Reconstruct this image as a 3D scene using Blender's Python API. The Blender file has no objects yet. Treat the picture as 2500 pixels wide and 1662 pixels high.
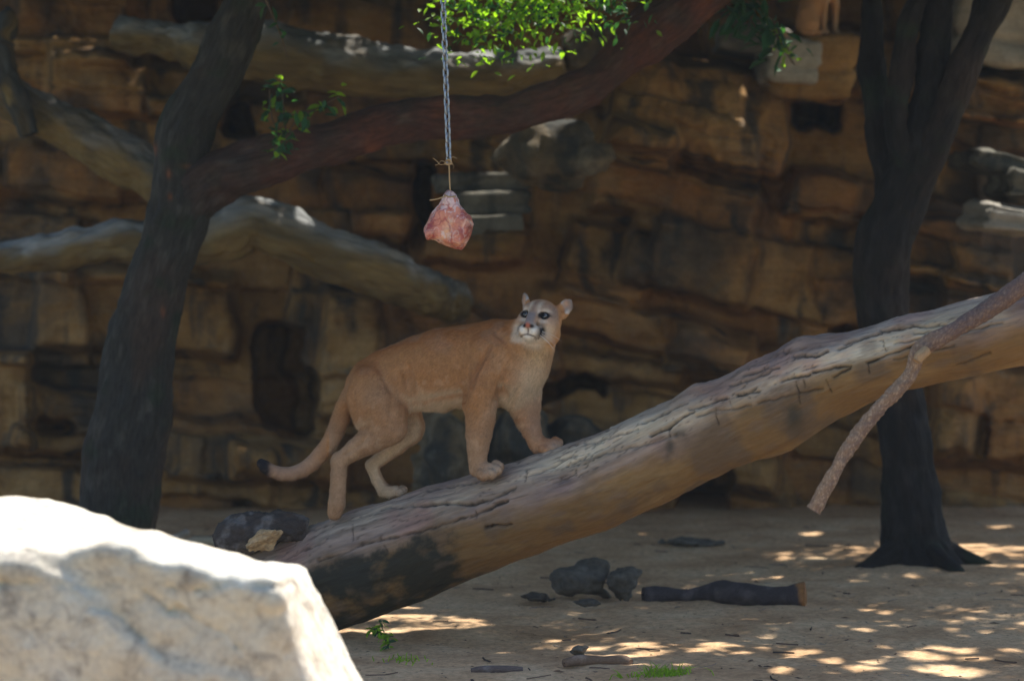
import bpy, math, random
import numpy as np
from mathutils import Vector, Matrix

SC = bpy.context.scene
COL = SC.collection
random.seed(7)
RNG = np.random.default_rng(7)

# ------------------------------------------------------------------ camera, light, exposure
F_PX, CAM_H = 7500.0, 2.2                 # focal length in photo pixels, eye height
PITCH = math.atan(319.0 / F_PX)
cam_d = bpy.data.cameras.new('camera')
cam = bpy.data.objects.new('camera', cam_d)
COL.objects.link(cam)
cam.location = (0, 0, CAM_H)
cam.rotation_euler = (math.radians(90) - PITCH, 0, 0)
cam_d.sensor_width = 36.0
cam_d.sensor_fit = 'HORIZONTAL'
cam_d.lens = F_PX / 2500.0 * 36.0
cam_d.clip_start, cam_d.clip_end = 0.1, 1000.0
cam_d.dof.use_dof = True
cam_d.dof.focus_distance = 15.0
cam_d.dof.aperture_fstop = 1.7
SC.camera = cam

SUN = Vector((0.24, 0.40, 0.885)).normalized()
world = bpy.data.worlds.new('World')
SC.world = world
world.use_nodes = True
wn = world.node_tree
sky = wn.nodes.new('ShaderNodeTexSky')
sky.sky_type = 'NISHITA'
sky.sun_disc = False
sky.sun_elevation = math.asin(SUN.z)
sky.sun_rotation = math.atan2(SUN.x, SUN.y)
wn.links.new(sky.outputs[0], wn.nodes['Background'].inputs[0])
wn.nodes['Background'].inputs[1].default_value = 0.10
sun_d = bpy.data.lights.new('sun', 'SUN')
sun_d.energy = 4.2
sun_d.angle = math.radians(0.7)
sun_d.color = (1.0, 0.95, 0.87)
sun = bpy.data.objects.new('sun', sun_d)
COL.objects.link(sun)
sun.location = (5, 10, 20)
sun.rotation_euler = SUN.to_track_quat('Z', 'Y').to_euler()
SC.view_settings.view_transform = 'Standard'
SC.view_settings.look = 'None'
SC.view_settings.gamma = 1.0
SC.view_settings.exposure = 1.14
SC.cycles.max_bounces = 6
SC.cycles.diffuse_bounces = 4
SC.cycles.use_denoising = True

CF = np.array([0, math.cos(PITCH), -math.sin(PITCH)])
CU = np.array([0, math.sin(PITCH), math.cos(PITCH)])
CR = np.array([1.0, 0, 0])
CC = np.array([0, 0, CAM_H])

def P(px, py, d):
    """world point seen at photo pixel (px,py) at depth d"""
    return CC + d * CF + (px - 1250) / F_PX * d * CR - (py - 831) / F_PX * d * CU

def G(px, py, z=0.0):
    v = CF + (px - 1250) / F_PX * CR - (py - 831) / F_PX * CU
    return CC + v * ((z - CAM_H) / v[2])

def mpp(d):
    return d / F_PX

# ------------------------------------------------------------------ numpy helpers
def _hash(ix, iy, iz, seed):
    h = (ix.astype(np.uint32) * np.uint32(374761393) + iy.astype(np.uint32) * np.uint32(668265263)
         + iz.astype(np.uint32) * np.uint32(2147483647) + np.uint32(seed * 974711 % 4294967291))
    h = (h ^ (h >> np.uint32(13))) * np.uint32(1274126177)
    h = h ^ (h >> np.uint32(16))
    return (h & np.uint32(0xFFFFFF)).astype(np.float32) / np.float32(0xFFFFFF)

def vnoise(p, seed=0):
    p = np.asarray(p, dtype=np.float64)
    i = np.floor(p).astype(np.int64)
    f = (p - i).astype(np.float32)
    u = f * f * f * (f * (f * 6 - 15) + 10)
    r = 0
    for dx in (0, 1):
        wx = u[..., 0] if dx else 1 - u[..., 0]
        for dy in (0, 1):
            wy = u[..., 1] if dy else 1 - u[..., 1]
            for dz in (0, 1):
                wz = u[..., 2] if dz else 1 - u[..., 2]
                r = r + wx * wy * wz * _hash(i[..., 0] + dx, i[..., 1] + dy, i[..., 2] + dz, seed)
    return r * 2 - 1

def fbm(p, octv=4, seed=0, gain=0.5):
    p = np.asarray(p, dtype=np.float64)
    a, t, s = 1.0, 0.0, 0.0
    for o in range(octv):
        t = t + a * vnoise(p * (2.03 ** o) + 17.3 * o, seed + o)
        s += a
        a *= gain
    return t / s

def smooth(a, b, x):
    t = np.clip((x - a) / (b - a), 0, 1)
    return t * t * (3 - 2 * t)

def mixc(c, col, m):
    m = np.clip(m, 0, 1)[:, None]
    return c * (1 - m) + np.array(col)[None, :] * m

def mesh_np(name, V, F, mat, parent=None, smooth_shade=True, col=None, vec=None, attr_name='bk'):
    """V (n,3), F list/array of quads or tris, -> linked object"""
    me = bpy.data.meshes.new(name)
    V = np.asarray(V, dtype=np.float32)
    if isinstance(F, np.ndarray):
        n, k = F.shape
        me.vertices.add(len(V))
        me.vertices.foreach_set('co', V.ravel())
        me.loops.add(n * k)
        me.loops.foreach_set('vertex_index', F.astype(np.int32).ravel())
        me.polygons.add(n)
        me.polygons.foreach_set('loop_start', np.arange(0, n * k, k, dtype=np.int32))
        me.update(calc_edges=True)
        me.validate()
    else:
        me.from_pydata([tuple(map(float, v)) for v in V], [], [tuple(int(i) for i in f) for f in F])
        me.update()
    me.polygons.foreach_set('use_smooth', [smooth_shade] * len(me.polygons))
    if col is not None:
        a = me.color_attributes.new('Col', 'FLOAT_COLOR', 'POINT')
        c4 = np.ones((len(V), 4), dtype=np.float32)
        c4[:, :3] = col
        a.data.foreach_set('color', c4.ravel())
    if vec is not None:
        a = me.attributes.new(attr_name, 'FLOAT_VECTOR', 'POINT')
        a.data.foreach_set('vector', np.asarray(vec, dtype=np.float32).ravel())
    if mat is not None:
        me.materials.append(mat)
    o = bpy.data.objects.new(name, me)
    COL.objects.link(o)
    if parent is not None:
        o.parent = parent
        o.matrix_parent_inverse = parent.matrix_world.inverted() if parent.parent is None else Matrix.Identity(4)
    return o

def local_to(o, loc):
    """move a mesh's vertices so that the object's origin lies at loc (world)"""
    loc = Vector(loc)
    o.data.transform(Matrix.Translation(-loc))
    o.location = loc

def thing(name, label, cat, loc=(0, 0, 0), group=None):
    o = bpy.data.objects.new(name, None)
    COL.objects.link(o)
    o.empty_display_size = 0.2
    o.location = tuple(float(v) for v in loc)
    o['label'], o['category'] = label, cat
    if group:
        o['group'] = group
    bpy.context.view_layer.update()
    return o

def tag(o, label, cat, group=None):
    o['label'], o['category'] = label, cat
    if group:
        o['group'] = group
    return o

def stuff(o):
    o['kind'] = 'stuff'
    return o

def structure(o):
    o['kind'] = 'structure'
    return o

def nets(f, org, h):
    """naive surface nets of a scalar field (inside < 0)"""
    s = f < 0
    nx, ny, nz = f.shape
    cnt = np.zeros((nx - 1, ny - 1, nz - 1), dtype=np.int8)
    for a in (0, 1):
        for b in (0, 1):
            for c in (0, 1):
                cnt += s[a:nx - 1 + a, b:ny - 1 + b, c:nz - 1 + c]
    act = (cnt > 0) & (cnt < 8)
    ci = np.argwhere(act)
    idx = -np.ones(cnt.shape, dtype=np.int64)
    idx[act] = np.arange(len(ci))
    acc = np.zeros((len(ci), 3))
    num = np.zeros(len(ci))
    corners = [(a, b, c) for a in (0, 1) for b in (0, 1) for c in (0, 1)]
    val = {k: f[ci[:, 0] + k[0], ci[:, 1] + k[1], ci[:, 2] + k[2]] for k in corners}
    for k in corners:
        for ax in range(3):
            if k[ax] == 0:
                k2 = list(k); k2[ax] = 1; k2 = tuple(k2)
                v0, v1 = val[k], val[k2]
                m = (v0 < 0) != (v1 < 0)
                t = np.where(m, v0 / np.where(m, v0 - v1, 1), 0)
                pt = np.zeros((len(ci), 3)) + np.array(k)
                pt[:, ax] += t
                acc += pt * m[:, None]
                num += m
    V = (ci + acc / num[:, None]) * h + np.asarray(org)
    Fs = []
    for ax in range(3):
        sl0 = [slice(None)] * 3; sl1 = [slice(None)] * 3
        sl0[ax] = slice(0, f.shape[ax] - 1); sl1[ax] = slice(1, f.shape[ax])
        A, B = s[tuple(sl0)], s[tuple(sl1)]
        e = np.argwhere(A != B)
        o1, o2 = [(1, 2), (2, 0), (0, 1)][ax]
        ok = (e[:, o1] > 0) & (e[:, o2] > 0) & (e[:, o1] < f.shape[o1] - 1) & (e[:, o2] < f.shape[o2] - 1)
        e = e[ok]
        flip = ~A[e[:, 0], e[:, 1], e[:, 2]]
        def cell(d1, d2):
            c = e.copy(); c[:, o1] += d1; c[:, o2] += d2
            return idx[c[:, 0], c[:, 1], c[:, 2]]
        q = np.stack([cell(-1, -1), cell(0, -1), cell(0, 0), cell(-1, 0)], 1)
        q[flip] = q[flip][:, ::-1]
        Fs.append(q)
    return V, np.concatenate(Fs)

def vnormals(V, Fq):
    n = np.cross(V[Fq[:, 2]] - V[Fq[:, 0]], V[Fq[:, 3 if Fq.shape[1] > 3 else 1]] - V[Fq[:, 1 if Fq.shape[1] > 3 else 0]])
    N = np.zeros_like(V)
    for k in range(Fq.shape[1]):
        np.add.at(N, Fq[:, k], n)
    return N / (np.linalg.norm(N, axis=1, keepdims=True) + 1e-12)

def smin(a, b, k):
    h = np.maximum(k - np.abs(a - b), 0) / k
    return np.minimum(a, b) - h * h * k * 0.25

def smax(a, b, k):
    return -smin(-a, -b, k)

def catmull(pts, n):
    """pts (m, k) -> (n, k) resampled along a Catmull-Rom curve"""
    pts = np.asarray(pts, dtype=float)
    m = len(pts)
    p = np.vstack([2 * pts[0] - pts[1], pts, 2 * pts[-1] - pts[-2]])
    seg = np.linalg.norm(np.diff(pts[:, :3], axis=0), axis=1)
    cum = np.concatenate([[0], np.cumsum(seg)])
    t = np.linspace(0, cum[-1], n)
    i = np.clip(np.searchsorted(cum, t, side='right') - 1, 0, m - 2)
    u = ((t - cum[i]) / seg[i])[:, None]
    p0, p1, p2, p3 = p[i], p[i + 1], p[i + 2], p[i + 3]
    return 0.5 * (2 * p1 + (p2 - p0) * u + (2 * p0 - 5 * p1 + 4 * p2 - p3) * u ** 2 + (3 * p1 - p0 - 3 * p2 + p3) * u ** 3)

def tube(pts, nl, nr, disp=None, ref=(0, 0, 1.0), cap=True):
    """pts (m,4): x,y,z,r.  theta=0 is 'ref', +90deg turns toward the viewer (-Y)"""
    c = catmull(pts, nl)
    X, R = c[:, :3], c[:, 3]
    T = np.gradient(X, axis=0)
    T /= np.linalg.norm(T, axis=1, keepdims=True)
    ref = np.asarray(ref, dtype=float)
    U = ref - T * (T @ ref)[:, None]
    U /= np.linalg.norm(U, axis=1, keepdims=True)
    W = np.cross(T, U)
    if W[:, 1].mean() > 0 and abs(ref[1]) < 0.5:
        W = -W; inv = True
    else:
        inv = False
    s = np.concatenate([[0], np.cumsum(np.linalg.norm(np.diff(X, axis=0), axis=1))])
    th = np.linspace(0, 2 * np.pi, nr, endpoint=False)
    S, TH = np.meshgrid(s, th, indexing='ij')
    RR = np.repeat(R[:, None], nr, 1)
    bk = np.stack([np.cos(TH) * RR, np.sin(TH) * RR, S], -1)
    if disp is not None:
        RR = RR + disp(S, TH, RR, bk)
    V = X[:, None] + RR[..., None] * (np.cos(TH)[..., None] * U[:, None] + np.sin(TH)[..., None] * W[:, None])
    V = V.reshape(-1, 3)
    i, j = np.meshgrid(np.arange(nl - 1), np.arange(nr), indexing='ij')
    j2 = (j + 1) % nr
    Fq = np.stack([i * nr + j, i * nr + j2, (i + 1) * nr + j2, (i + 1) * nr + j], -1).reshape(-1, 4)
    if not inv:
        Fq = Fq[:, ::-1]
    bk = bk.reshape(-1, 3)
    if cap:
        caps = []
        for e, ii in ((0, 0), (1, nl - 1)):
            # shrink rings inwards for a closed, slightly domed end
            base = ii * nr + np.arange(nr)
            cen = V[base].mean(0)
            prev = base
            for k, sc in ((1, 0.6), (2, 0.2)):
                ring = cen + (V[base] - cen) * sc + T[ii] * (R[ii] * 0.12 * k * (1 if e else -1)) * (0.5)
                st = len(V)
                V = np.vstack([V, ring]); bk = np.vstack([bk, bk[base] * [sc, sc, 1]])
                cur = st + np.arange(nr)
                q = np.stack([prev, np.roll(prev, -1), np.roll(cur, -1), cur], 1)
                if (e == 0) != inv:
                    q = q[:, ::-1] if not inv else q
                caps.append(q if (e == 1) != inv else q[:, ::-1])
                prev = cur
            half = nr // 2
            tri = np.stack([prev[:half - 0 - 1], prev[1:half], prev[::-1][:half - 1], np.roll(prev[::-1], 0)[:half - 1]], 1)
            # centre fan as quads (degenerate-free)
            q = []
            for k in range(half - 1):
                q.append([prev[k], prev[k + 1], prev[nr - 2 - k], prev[nr - 1 - k]])
            q = np.array(q)
            caps.append(q if (e == 1) != inv else q[:, ::-1])
        Fq = np.vstack([Fq] + caps)
    return V, Fq, bk, dict(X=X, T=T, U=U, W=W, s=s, S=S, TH=TH, R=R)

# ------------------------------------------------------------------ materials
def nodes_of(m):
    m.use_nodes = True
    nt = m.node_tree
    return nt, nt.nodes['Principled BSDF']

def nd(nt, typ, **kw):
    n = nt.nodes.new(typ)
    for k, v in kw.items():
        setattr(n, k, v)
    return n

def ramp(nt, fac, stops):
    r = nd(nt, 'ShaderNodeValToRGB')
    el = r.color_ramp.elements
    while len(el) < len(stops):
        el.new(0.5)
    for e, (p, c) in zip(el, stops):
        e.position = p
        e.color = (*c, 1) if len(c) == 3 else c
    nt.links.new(fac, r.inputs[0])
    return r.outputs[0]

def noise(nt, vec, scale, detail=5, rough=0.55, dist=0.0, vscale=None):
    if vscale is not None:
        mp = nd(nt, 'ShaderNodeMapping')
        mp.inputs['Scale'].default_value = vscale
        nt.links.new(vec, mp.inputs['Vector'])
        vec = mp.outputs[0]
    n = nd(nt, 'ShaderNodeTexNoise')
    n.inputs['Scale'].default_value = scale
    n.inputs['Detail'].default_value = detail
    n.inputs['Roughness'].default_value = rough
    n.inputs['Distortion'].default_value = dist
    nt.links.new(vec, n.inputs['Vector'])
    return n.outputs['Fac']

def mixn(nt, fac, a, b, mode='MIX'):
    m = nd(nt, 'ShaderNodeMix', data_type='RGBA', blend_type=mode)
    for sock, v in ((m.inputs[0], fac), (m.inputs[6], a), (m.inputs[7], b)):
        if isinstance(v, bpy.types.NodeSocket):
            nt.links.new(v, sock)
        elif isinstance(v, (int, float)):
            sock.default_value = v
        else:
            sock.default_value = (*v, 1)
    return m.outputs[2]

def bump(nt, bs, height, strength, dist):
    b = nd(nt, 'ShaderNodeBump')
    b.inputs['Strength'].default_value = strength
    b.inputs['Distance'].default_value = dist
    nt.links.new(height, b.inputs['Height'])
    nt.links.new(b.outputs[0], bs.inputs['Normal'])

def geo_pos(nt):
    return nd(nt, 'ShaderNodeNewGeometry').outputs['Position']

def attr(nt, name):
    return nd(nt, 'ShaderNodeAttribute', attribute_name=name)

def mat_plain(name, c, rough=0.8, var=0.25, scale=30, b=0.4, bd=0.004, metal=0.0):
    m = bpy.data.materials.new(name)
    nt, bs = nodes_of(m)
    pos = geo_pos(nt)
    f = noise(nt, pos, scale)
    c = np.array(c)
    nt.links.new(ramp(nt, f, [(0.25, tuple(c * (1 - var))), (0.75, tuple(c * (1 + var)))]), bs.inputs['Base Color'])
    bs.inputs['Roughness'].default_value = rough
    bs.inputs['Metallic'].default_value = metal
    bs.inputs['Specular IOR Level'].default_value = 0.25
    bump(nt, bs, noise(nt, pos, scale * 2.5), b, bd)
    return m

def mat_attr(name, rough=0.85, nscale=(60, 60, 12), var=0.35, b=0.5, bd=0.004, spec=0.2, sheen=0.0, use_bk=True, nsc=1.0):
    """colour from the Col attribute, grained by stretched noise on the bk attribute"""
    m = bpy.data.materials.new(name)
    nt, bs = nodes_of(m)
    c = attr(nt, 'Col').outputs['Color']
    v = attr(nt, 'bk').outputs['Vector'] if use_bk else geo_pos(nt)
    f = noise(nt, v, nsc, 6, 0.65, 0.3, vscale=nscale)
    g = ramp(nt, f, [(0.25, (1 - var,) * 3), (0.75, (1 + var,) * 3)])
    nt.links.new(mixn(nt, 1.0, c, g, 'MULTIPLY'), bs.inputs['Base Color'])
    bs.inputs['Roughness'].default_value = rough
    bs.inputs['Specular IOR Level'].default_value = spec
    if sheen:
        bs.inputs['Sheen Weight'].default_value = sheen
        bs.inputs['Sheen Roughness'].default_value = 0.6
    bump(nt, bs, f, b, bd)
    return m

def mat_rock(name, c1, c2, c3, stain=(0.036, 0.040, 0.038), stain_amt=(0.52, 0.68), sc=2.2, strk=True):
    """layered rock: warm mottling, horizontal beds, dark run-off streaks, grey-green lichen"""
    m = bpy.data.materials.new(name)
    nt, bs = nodes_of(m)
    pos = geo_pos(nt)
    a = noise(nt, pos, sc, 7, 0.6, 0.4)
    col = ramp(nt, a, [(0.3, c1), (0.5, c2), (0.72, c3)])
    bed = noise(nt, pos, 1.0, 4, 0.6, 0.6, vscale=(1.2, 1.2, 22))
    col = mixn(nt, 1.0, col, ramp(nt, bed, [(0.3, (0.84, 0.83, 0.82)), (0.7, (1.08, 1.07, 1.06))]), 'MULTIPLY')
    if strk:
        st = noise(nt, pos, 1.0, 4, 0.55, 0.2, vscale=(5.0, 5.0, 0.9))
        col = mixn(nt, ramp(nt, st, [(stain_amt[0], (0, 0, 0)), (stain_amt[1], (0.85, 0.85, 0.85))]), col, stain)
        li = noise(nt, pos, 3.1, 5, 0.6, 0.8)
        col = mixn(nt, ramp(nt, li, [(0.6, (0, 0, 0)), (0.75, (0.5, 0.5, 0.5))]), col, (0.16, 0.17, 0.14))
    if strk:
        grime_shade = noise(nt, pos, 0.75, 4, 0.6, 0.5)  # broad dark patches, part grime, part shade painted into the rock
        col = mixn(nt, ramp(nt, grime_shade, [(0.50, (0, 0, 0)), (0.62, (0.75, 0.75, 0.75))]), col, (0.040, 0.044, 0.043))
    fine = noise(nt, pos, 38, 6, 0.7)
    col = mixn(nt, 1.0, col, ramp(nt, fine, [(0.25, (0.75,) * 3), (0.75, (1.22,) * 3)]), 'MULTIPLY')
    nt.links.new(col, bs.inputs['Base Color'])
    bs.inputs['Roughness'].default_value = 0.9
    bs.inputs['Specular IOR Level'].default_value = 0.2
    bump(nt, bs, noise(nt, pos, 9, 9, 0.68), 0.6, 0.05)
    return m

def mat_leaf(name, c, trans=0.45, var=0.3):
    m = bpy.data.materials.new(name)
    nt, bs = nodes_of(m)
    oi = nd(nt, 'ShaderNodeNewGeometry').outputs['Random Per Island']
    ob = nd(nt, 'ShaderNodeObjectInfo').outputs['Random']
    ad = nd(nt, 'ShaderNodeMath', operation='ADD'); nt.links.new(oi, ad.inputs[0]); nt.links.new(ob, ad.inputs[1])
    fr = nd(nt, 'ShaderNodeMath', operation='FRACT'); nt.links.new(ad.outputs[0], fr.inputs[0])
    c = np.array(c)
    col = ramp(nt, fr.outputs[0], [(0.0, tuple(c * (1 - var))), (0.6, tuple(c)), (1.0, tuple(c * [1 + 1.3 * var, 1 + var, 1]))])
    nt.links.new(col, bs.inputs['Base Color'])
    bs.inputs['Roughness'].default_value = 0.45
    bs.inputs['Specular IOR Level'].default_value = 0.4
    tr = nd(nt, 'ShaderNodeBsdfTranslucent')
    nt.links.new(mixn(nt, 1.0, col, (2.1, 2.3, 0.6), 'MULTIPLY'), tr.inputs['Color'])
    mx = nd(nt, 'ShaderNodeMixShader')
    mx.inputs[0].default_value = trans
    nt.links.new(bs.outputs[0], mx.inputs[1]); nt.links.new(tr.outputs[0], mx.inputs[2])
    nt.links.new(mx.outputs[0], nt.nodes['Material Output'].inputs[0])
    return m

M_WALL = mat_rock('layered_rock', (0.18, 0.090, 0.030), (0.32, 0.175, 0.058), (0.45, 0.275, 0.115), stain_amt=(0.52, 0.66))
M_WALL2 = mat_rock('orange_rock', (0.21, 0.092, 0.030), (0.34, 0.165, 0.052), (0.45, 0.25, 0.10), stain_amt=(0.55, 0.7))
M_CORE = mat_rock('dark_rock', (0.05, 0.045, 0.04), (0.085, 0.07, 0.055), (0.12, 0.095, 0.07))
M_GREYROCK = mat_rock('grey_lichen_rock', (0.085, 0.08, 0.062), (0.15, 0.14, 0.11), (0.27, 0.255, 0.21), stain_amt=(0.47, 0.62))
M_BOULDER = mat_rock('mossy_boulder_rock', (0.075, 0.058, 0.035), (0.16, 0.12, 0.07), (0.30, 0.26, 0.19), stain_amt=(0.44, 0.6), sc=4.0)
M_PALEROCK = mat_rock('pale_rock', (0.24, 0.22, 0.18), (0.38, 0.35, 0.30), (0.5, 0.47, 0.41), stain_amt=(0.62, 0.8))
M_LOGW = mat_attr('weathered_log', var=0.20, nscale=(90, 90, 14), b=0.40, bd=0.005)
M_LOGB = mat_attr('painted_log', var=0.3, nscale=(30, 30, 5), b=0.5, bd=0.012)
M_BARK = mat_attr('tree_bark', var=0.55, nscale=(45, 45, 11), b=0.9, bd=0.02, spec=0.25)
M_BRANCH = mat_attr('branch_bark', var=0.35, nscale=(160, 160, 70), b=0.7, bd=0.004)
M_FUR = mat_attr('cougar_fur', var=0.12, nscale=(90, 90, 90), use_bk=False, b=0.25, bd=0.003, sheen=0.0, spec=0.06)
M_HAIR = mat_attr('cougar_hair', var=0.18, nscale=(90, 90, 90), use_bk=False, b=0.0, bd=0.001, spec=0.12)
M_LEAF_S = mat_leaf('canopy_leaf', (0.03, 0.055, 0.018), 0.24)
M_LEAF_B = mat_leaf('fresh_leaf', (0.19, 0.33, 0.04), 0.62)
M_LEAF_D = mat_leaf('dark_leaf', (0.028, 0.095, 0.05), 0.35)
M_STEEL = mat_plain('galvanised_steel', (0.34, 0.36, 0.40), 0.38, 0.2, 60, 0.1, 0.001, 0.85)
M_TWINE = mat_plain('twine', (0.42, 0.28, 0.14), 0.9, 0.3, 400, 0.4, 0.001)

# ------------------------------------------------------------------ ground
def build_ground():
    def axis(lo, a, b, hi, step):
        mid = np.arange(a, b + 1e-6, step)
        left = a - np.cumsum(step * 1.25 ** np.arange(1, 60)); left = left[left > lo][::-1]
        right = b + np.cumsum(step * 1.25 ** np.arange(1, 60)); right = right[right < hi]
        return np.concatenate([[lo], left, mid, right, [hi]])
    xs = axis(-150, -4.2, 4.2, 150, 0.035)
    ys = axis(-60, 13.6, 24.0, 260, 0.035)
    Xg, Yg = np.meshgrid(xs, ys, indexing='ij')
    p = np.stack([Xg, Yg, np.zeros_like(Xg)], -1)
    z = 0.030 * fbm(p * 0.9, 4, 3) + 0.016 * fbm(p * 4.5, 4, 9) + 0.007 * fbm(p * 19, 3, 21)
    near = np.exp(-((Yg - 17) / 9.0) ** 4)
    z = z * near
    # hollows trodden by paws
    rg = np.random.default_rng(5)
    for k in range(420):
        cx, cy = rg.uniform(-3.6, 4.0), rg.uniform(14.0, 21.5)
        r = rg.uniform(0.04, 0.10)
        z -= rg.uniform(0.006, 0.016) * np.exp(-((Xg - cx) ** 2 + (Yg - cy) ** 2) / r ** 2)
    V = np.stack([Xg, Yg, z], -1).reshape(-1, 3)
    nx, ny = Xg.shape
    i, j = np.meshgrid(np.arange(nx - 1), np.arange(ny - 1), indexing='ij')
    Fq = np.stack([i * ny + j, (i + 1) * ny + j, (i + 1) * ny + j + 1, i * ny + j + 1], -1).reshape(-1, 4)
    m = bpy.data.materials.new('sandy_soil')
    nt, bs = nodes_of(m)
    pos = geo_pos(nt)
    a = noise(nt, pos, 1.7, 6, 0.6, 0.3)
    col = ramp(nt, a, [(0.3, (0.45, 0.275, 0.145)), (0.5, (0.62, 0.415, 0.24)), (0.7, (0.70, 0.52, 0.325))])
    b = noise(nt, pos, 26, 6, 0.7)
    col = mixn(nt, 1.0, col, ramp(nt, b, [(0.28, (0.62, 0.60, 0.58)), (0.62, (1.12, 1.1, 1.08))]), 'MULTIPLY')
    c = noise(nt, pos, 90, 3, 0.6)
    col = mixn(nt, ramp(nt, c, [(0.62, (0, 0, 0)), (0.7, (0.6,) * 3)]), col, (0.09, 0.055, 0.035))
    sep = nd(nt, 'ShaderNodeSeparateXYZ'); nt.links.new(pos, sep.inputs[0])
    edge = noise(nt, pos, 0.6, 4, 0.6)
    def gate(sock, a, b):
        m1 = nd(nt, 'ShaderNodeMath', operation='MULTIPLY_ADD'); nt.links.new(edge, m1.inputs[0]); m1.inputs[1].default_value = 2.5; nt.links.new(sock, m1.inputs[2])
        mr = nd(nt, 'ShaderNodeMapRange'); nt.links.new(m1.outputs[0], mr.inputs[0]); mr.inputs[1].default_value = a; mr.inputs[2].default_value = b
        return mr.outputs[0]
    ax_ = nd(nt, 'ShaderNodeMath', operation='ABSOLUTE'); nt.links.new(sep.outputs['X'], ax_.inputs[0])
    inside = gate(sep.outputs['Y'], 10.2, 10.8)
    side = gate(ax_.outputs[0], 10.5, 10.0)
    both = nd(nt, 'ShaderNodeMath', operation='MULTIPLY'); nt.links.new(inside, both.inputs[0]); nt.links.new(side, both.inputs[1])
    dark_outer = ramp(nt, noise(nt, pos, 3.0, 5, 0.6), [(0.3, (0.035, 0.05, 0.018)), (0.7, (0.07, 0.085, 0.03))])  # unseen outer ground, made dark to cut bounced light
    col = mixn(nt, both.outputs[0], dark_outer, col)
    nt.links.new(col, bs.inputs['Base Color'])
    bs.inputs['Roughness'].default_value = 0.95
    bs.inputs['Specular IOR Level'].default_value = 0.1
    bump(nt, bs, noise(nt, pos, 55, 6, 0.7), 0.6, 0.012)
    return structure(mesh_np('ground', V, Fq, m))
build_ground()

# ------------------------------------------------------------------ rock wall
def box_surface(n):
    """surface lattice of an (nx,ny,nz) box, coords in [-1,1]; quads outward"""
    nx, ny, nz = n
    ids, V, Fq = {}, [], []
    def vid(i, j, k):
        key = (i, j, k)
        if key not in ids:
            ids[key] = len(V)
            V.append((2 * i / nx - 1, 2 * j / ny - 1, 2 * k / nz - 1))
        return ids[key]
    for i in range(nx):
        for j in range(ny):
            Fq.append([vid(i, j, 0), vid(i, j + 1, 0), vid(i + 1, j + 1, 0), vid(i + 1, j, 0)])
            Fq.append([vid(i, j, nz), vid(i + 1, j, nz), vid(i + 1, j + 1, nz), vid(i, j + 1, nz)])
    for i in range(nx):
        for k in range(nz):
            Fq.append([vid(i, 0, k), vid(i + 1, 0, k), vid(i + 1, 0, k + 1), vid(i, 0, k + 1)])
            Fq.append([vid(i, ny, k), vid(i, ny, k + 1), vid(i + 1, ny, k + 1), vid(i + 1, ny, k)])
    for j in range(ny):
        for k in range(nz):
            Fq.append([vid(0, j, k), vid(0, j, k + 1), vid(0, j + 1, k + 1), vid(0, j + 1, k)])
            Fq.append([vid(nx, j, k), vid(nx, j + 1, k), vid(nx, j + 1, k + 1), vid(nx, j, k + 1)])
    return np.array(V), np.array(Fq)

_lat = {}
def rock_block(cen, size, rot=0.0, yaw=0.0, rad=0.05, seed=0, res=0.035, rough=0.05, beds=3):
    """rounded, bedded block: size = full (x,y,z) in m, rot tilts it in the picture plane"""
    size = np.asarray(size, float)
    n = tuple(int(np.clip(round(s / res), 4, 44)) for s in size)
    if n not in _lat:
        _lat[n] = box_surface(n)
    L, Fq = _lat[n]
    h = size / 2
    p = L * h
    r = min(rad, 0.45 * h.min())
    inner = np.clip(p, -(h - r), h - r)
    d = p - inner
    ln = np.linalg.norm(d, axis=1, keepdims=True)
    nrm = d / np.maximum(ln, 1e-9)
    q = np.where(ln > 1e-9, inner + nrm * r, p)
    # taper and skew so no block is a true box
    rg = np.random.default_rng(seed)
    k = rg.uniform(-0.07, 0.07, 6)
    u = L
    q = q * (1 + np.stack([k[0] * u[:, 2] + k[1] * u[:, 1], k[2] * u[:, 0], k[3] * u[:, 0] + k[4] * u[:, 1]], 1))
    off = rg.uniform(-50, 50, 3)
    out = L / np.maximum(np.abs(L).max(1, keepdims=True), 1e-9)
    out = np.where(np.abs(out) > 0.92, out, 0.15 * out)
    out /= np.linalg.norm(out, axis=1, keepdims=True)
    disp = rough * fbm(q * 2.2 + off, 4, seed) + 0.35 * rough * fbm(q * 9 + off, 3, seed + 5)
    for b in range(beds):
        z0 = rg.uniform(-0.85, 0.85) * h[2]
        wob = 0.05 * vnoise(np.stack([q[:, 0] * 2 + off[0], q[:, 1] * 2, np.full(len(q), b * 3.1)], 1), seed)
        disp -= rg.uniform(0.015, 0.05) * np.exp(-((q[:, 2] - z0 - wob) / rg.uniform(0.014, 0.026)) ** 2)
        disp += rg.uniform(-0.022, 0.022) * smooth(-0.02, 0.02, q[:, 2] - z0 - wob)
    q = q + out * disp[:, None]
    a, b = math.radians(rot), math.radians(yaw)
    Rm = np.array([[math.cos(a), 0, math.sin(a)], [0, 1, 0], [-math.sin(a), 0, math.cos(a)]])   # + tilts down to the right
    Ry = np.array([[math.cos(b), -math.sin(b), 0], [math.sin(b), math.cos(b), 0], [0, 0, 1]])
    return q @ Rm.T @ Ry.T + np.asarray(cen), Fq

wall = thing('rock_wall', 'tall brown layered rock wall filling the shaded background', 'rock wall', P(1250, 1235, 23.0) * [1, 1, 0])

def wall_depth(px, py):
    return 22.9 + 0.00056 * (1240 - py)

CAVES = [(630, 800, 765, 1065), (1020, 380, 1064, 570), (562, 240, 620, 330), (1930, 235, 2060, 330), (1150, 930, 1480, 970), (1640, 1140, 1780, 1260), (430, -60, 520, 60), (2020, 800, 2110, 960)]
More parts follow.
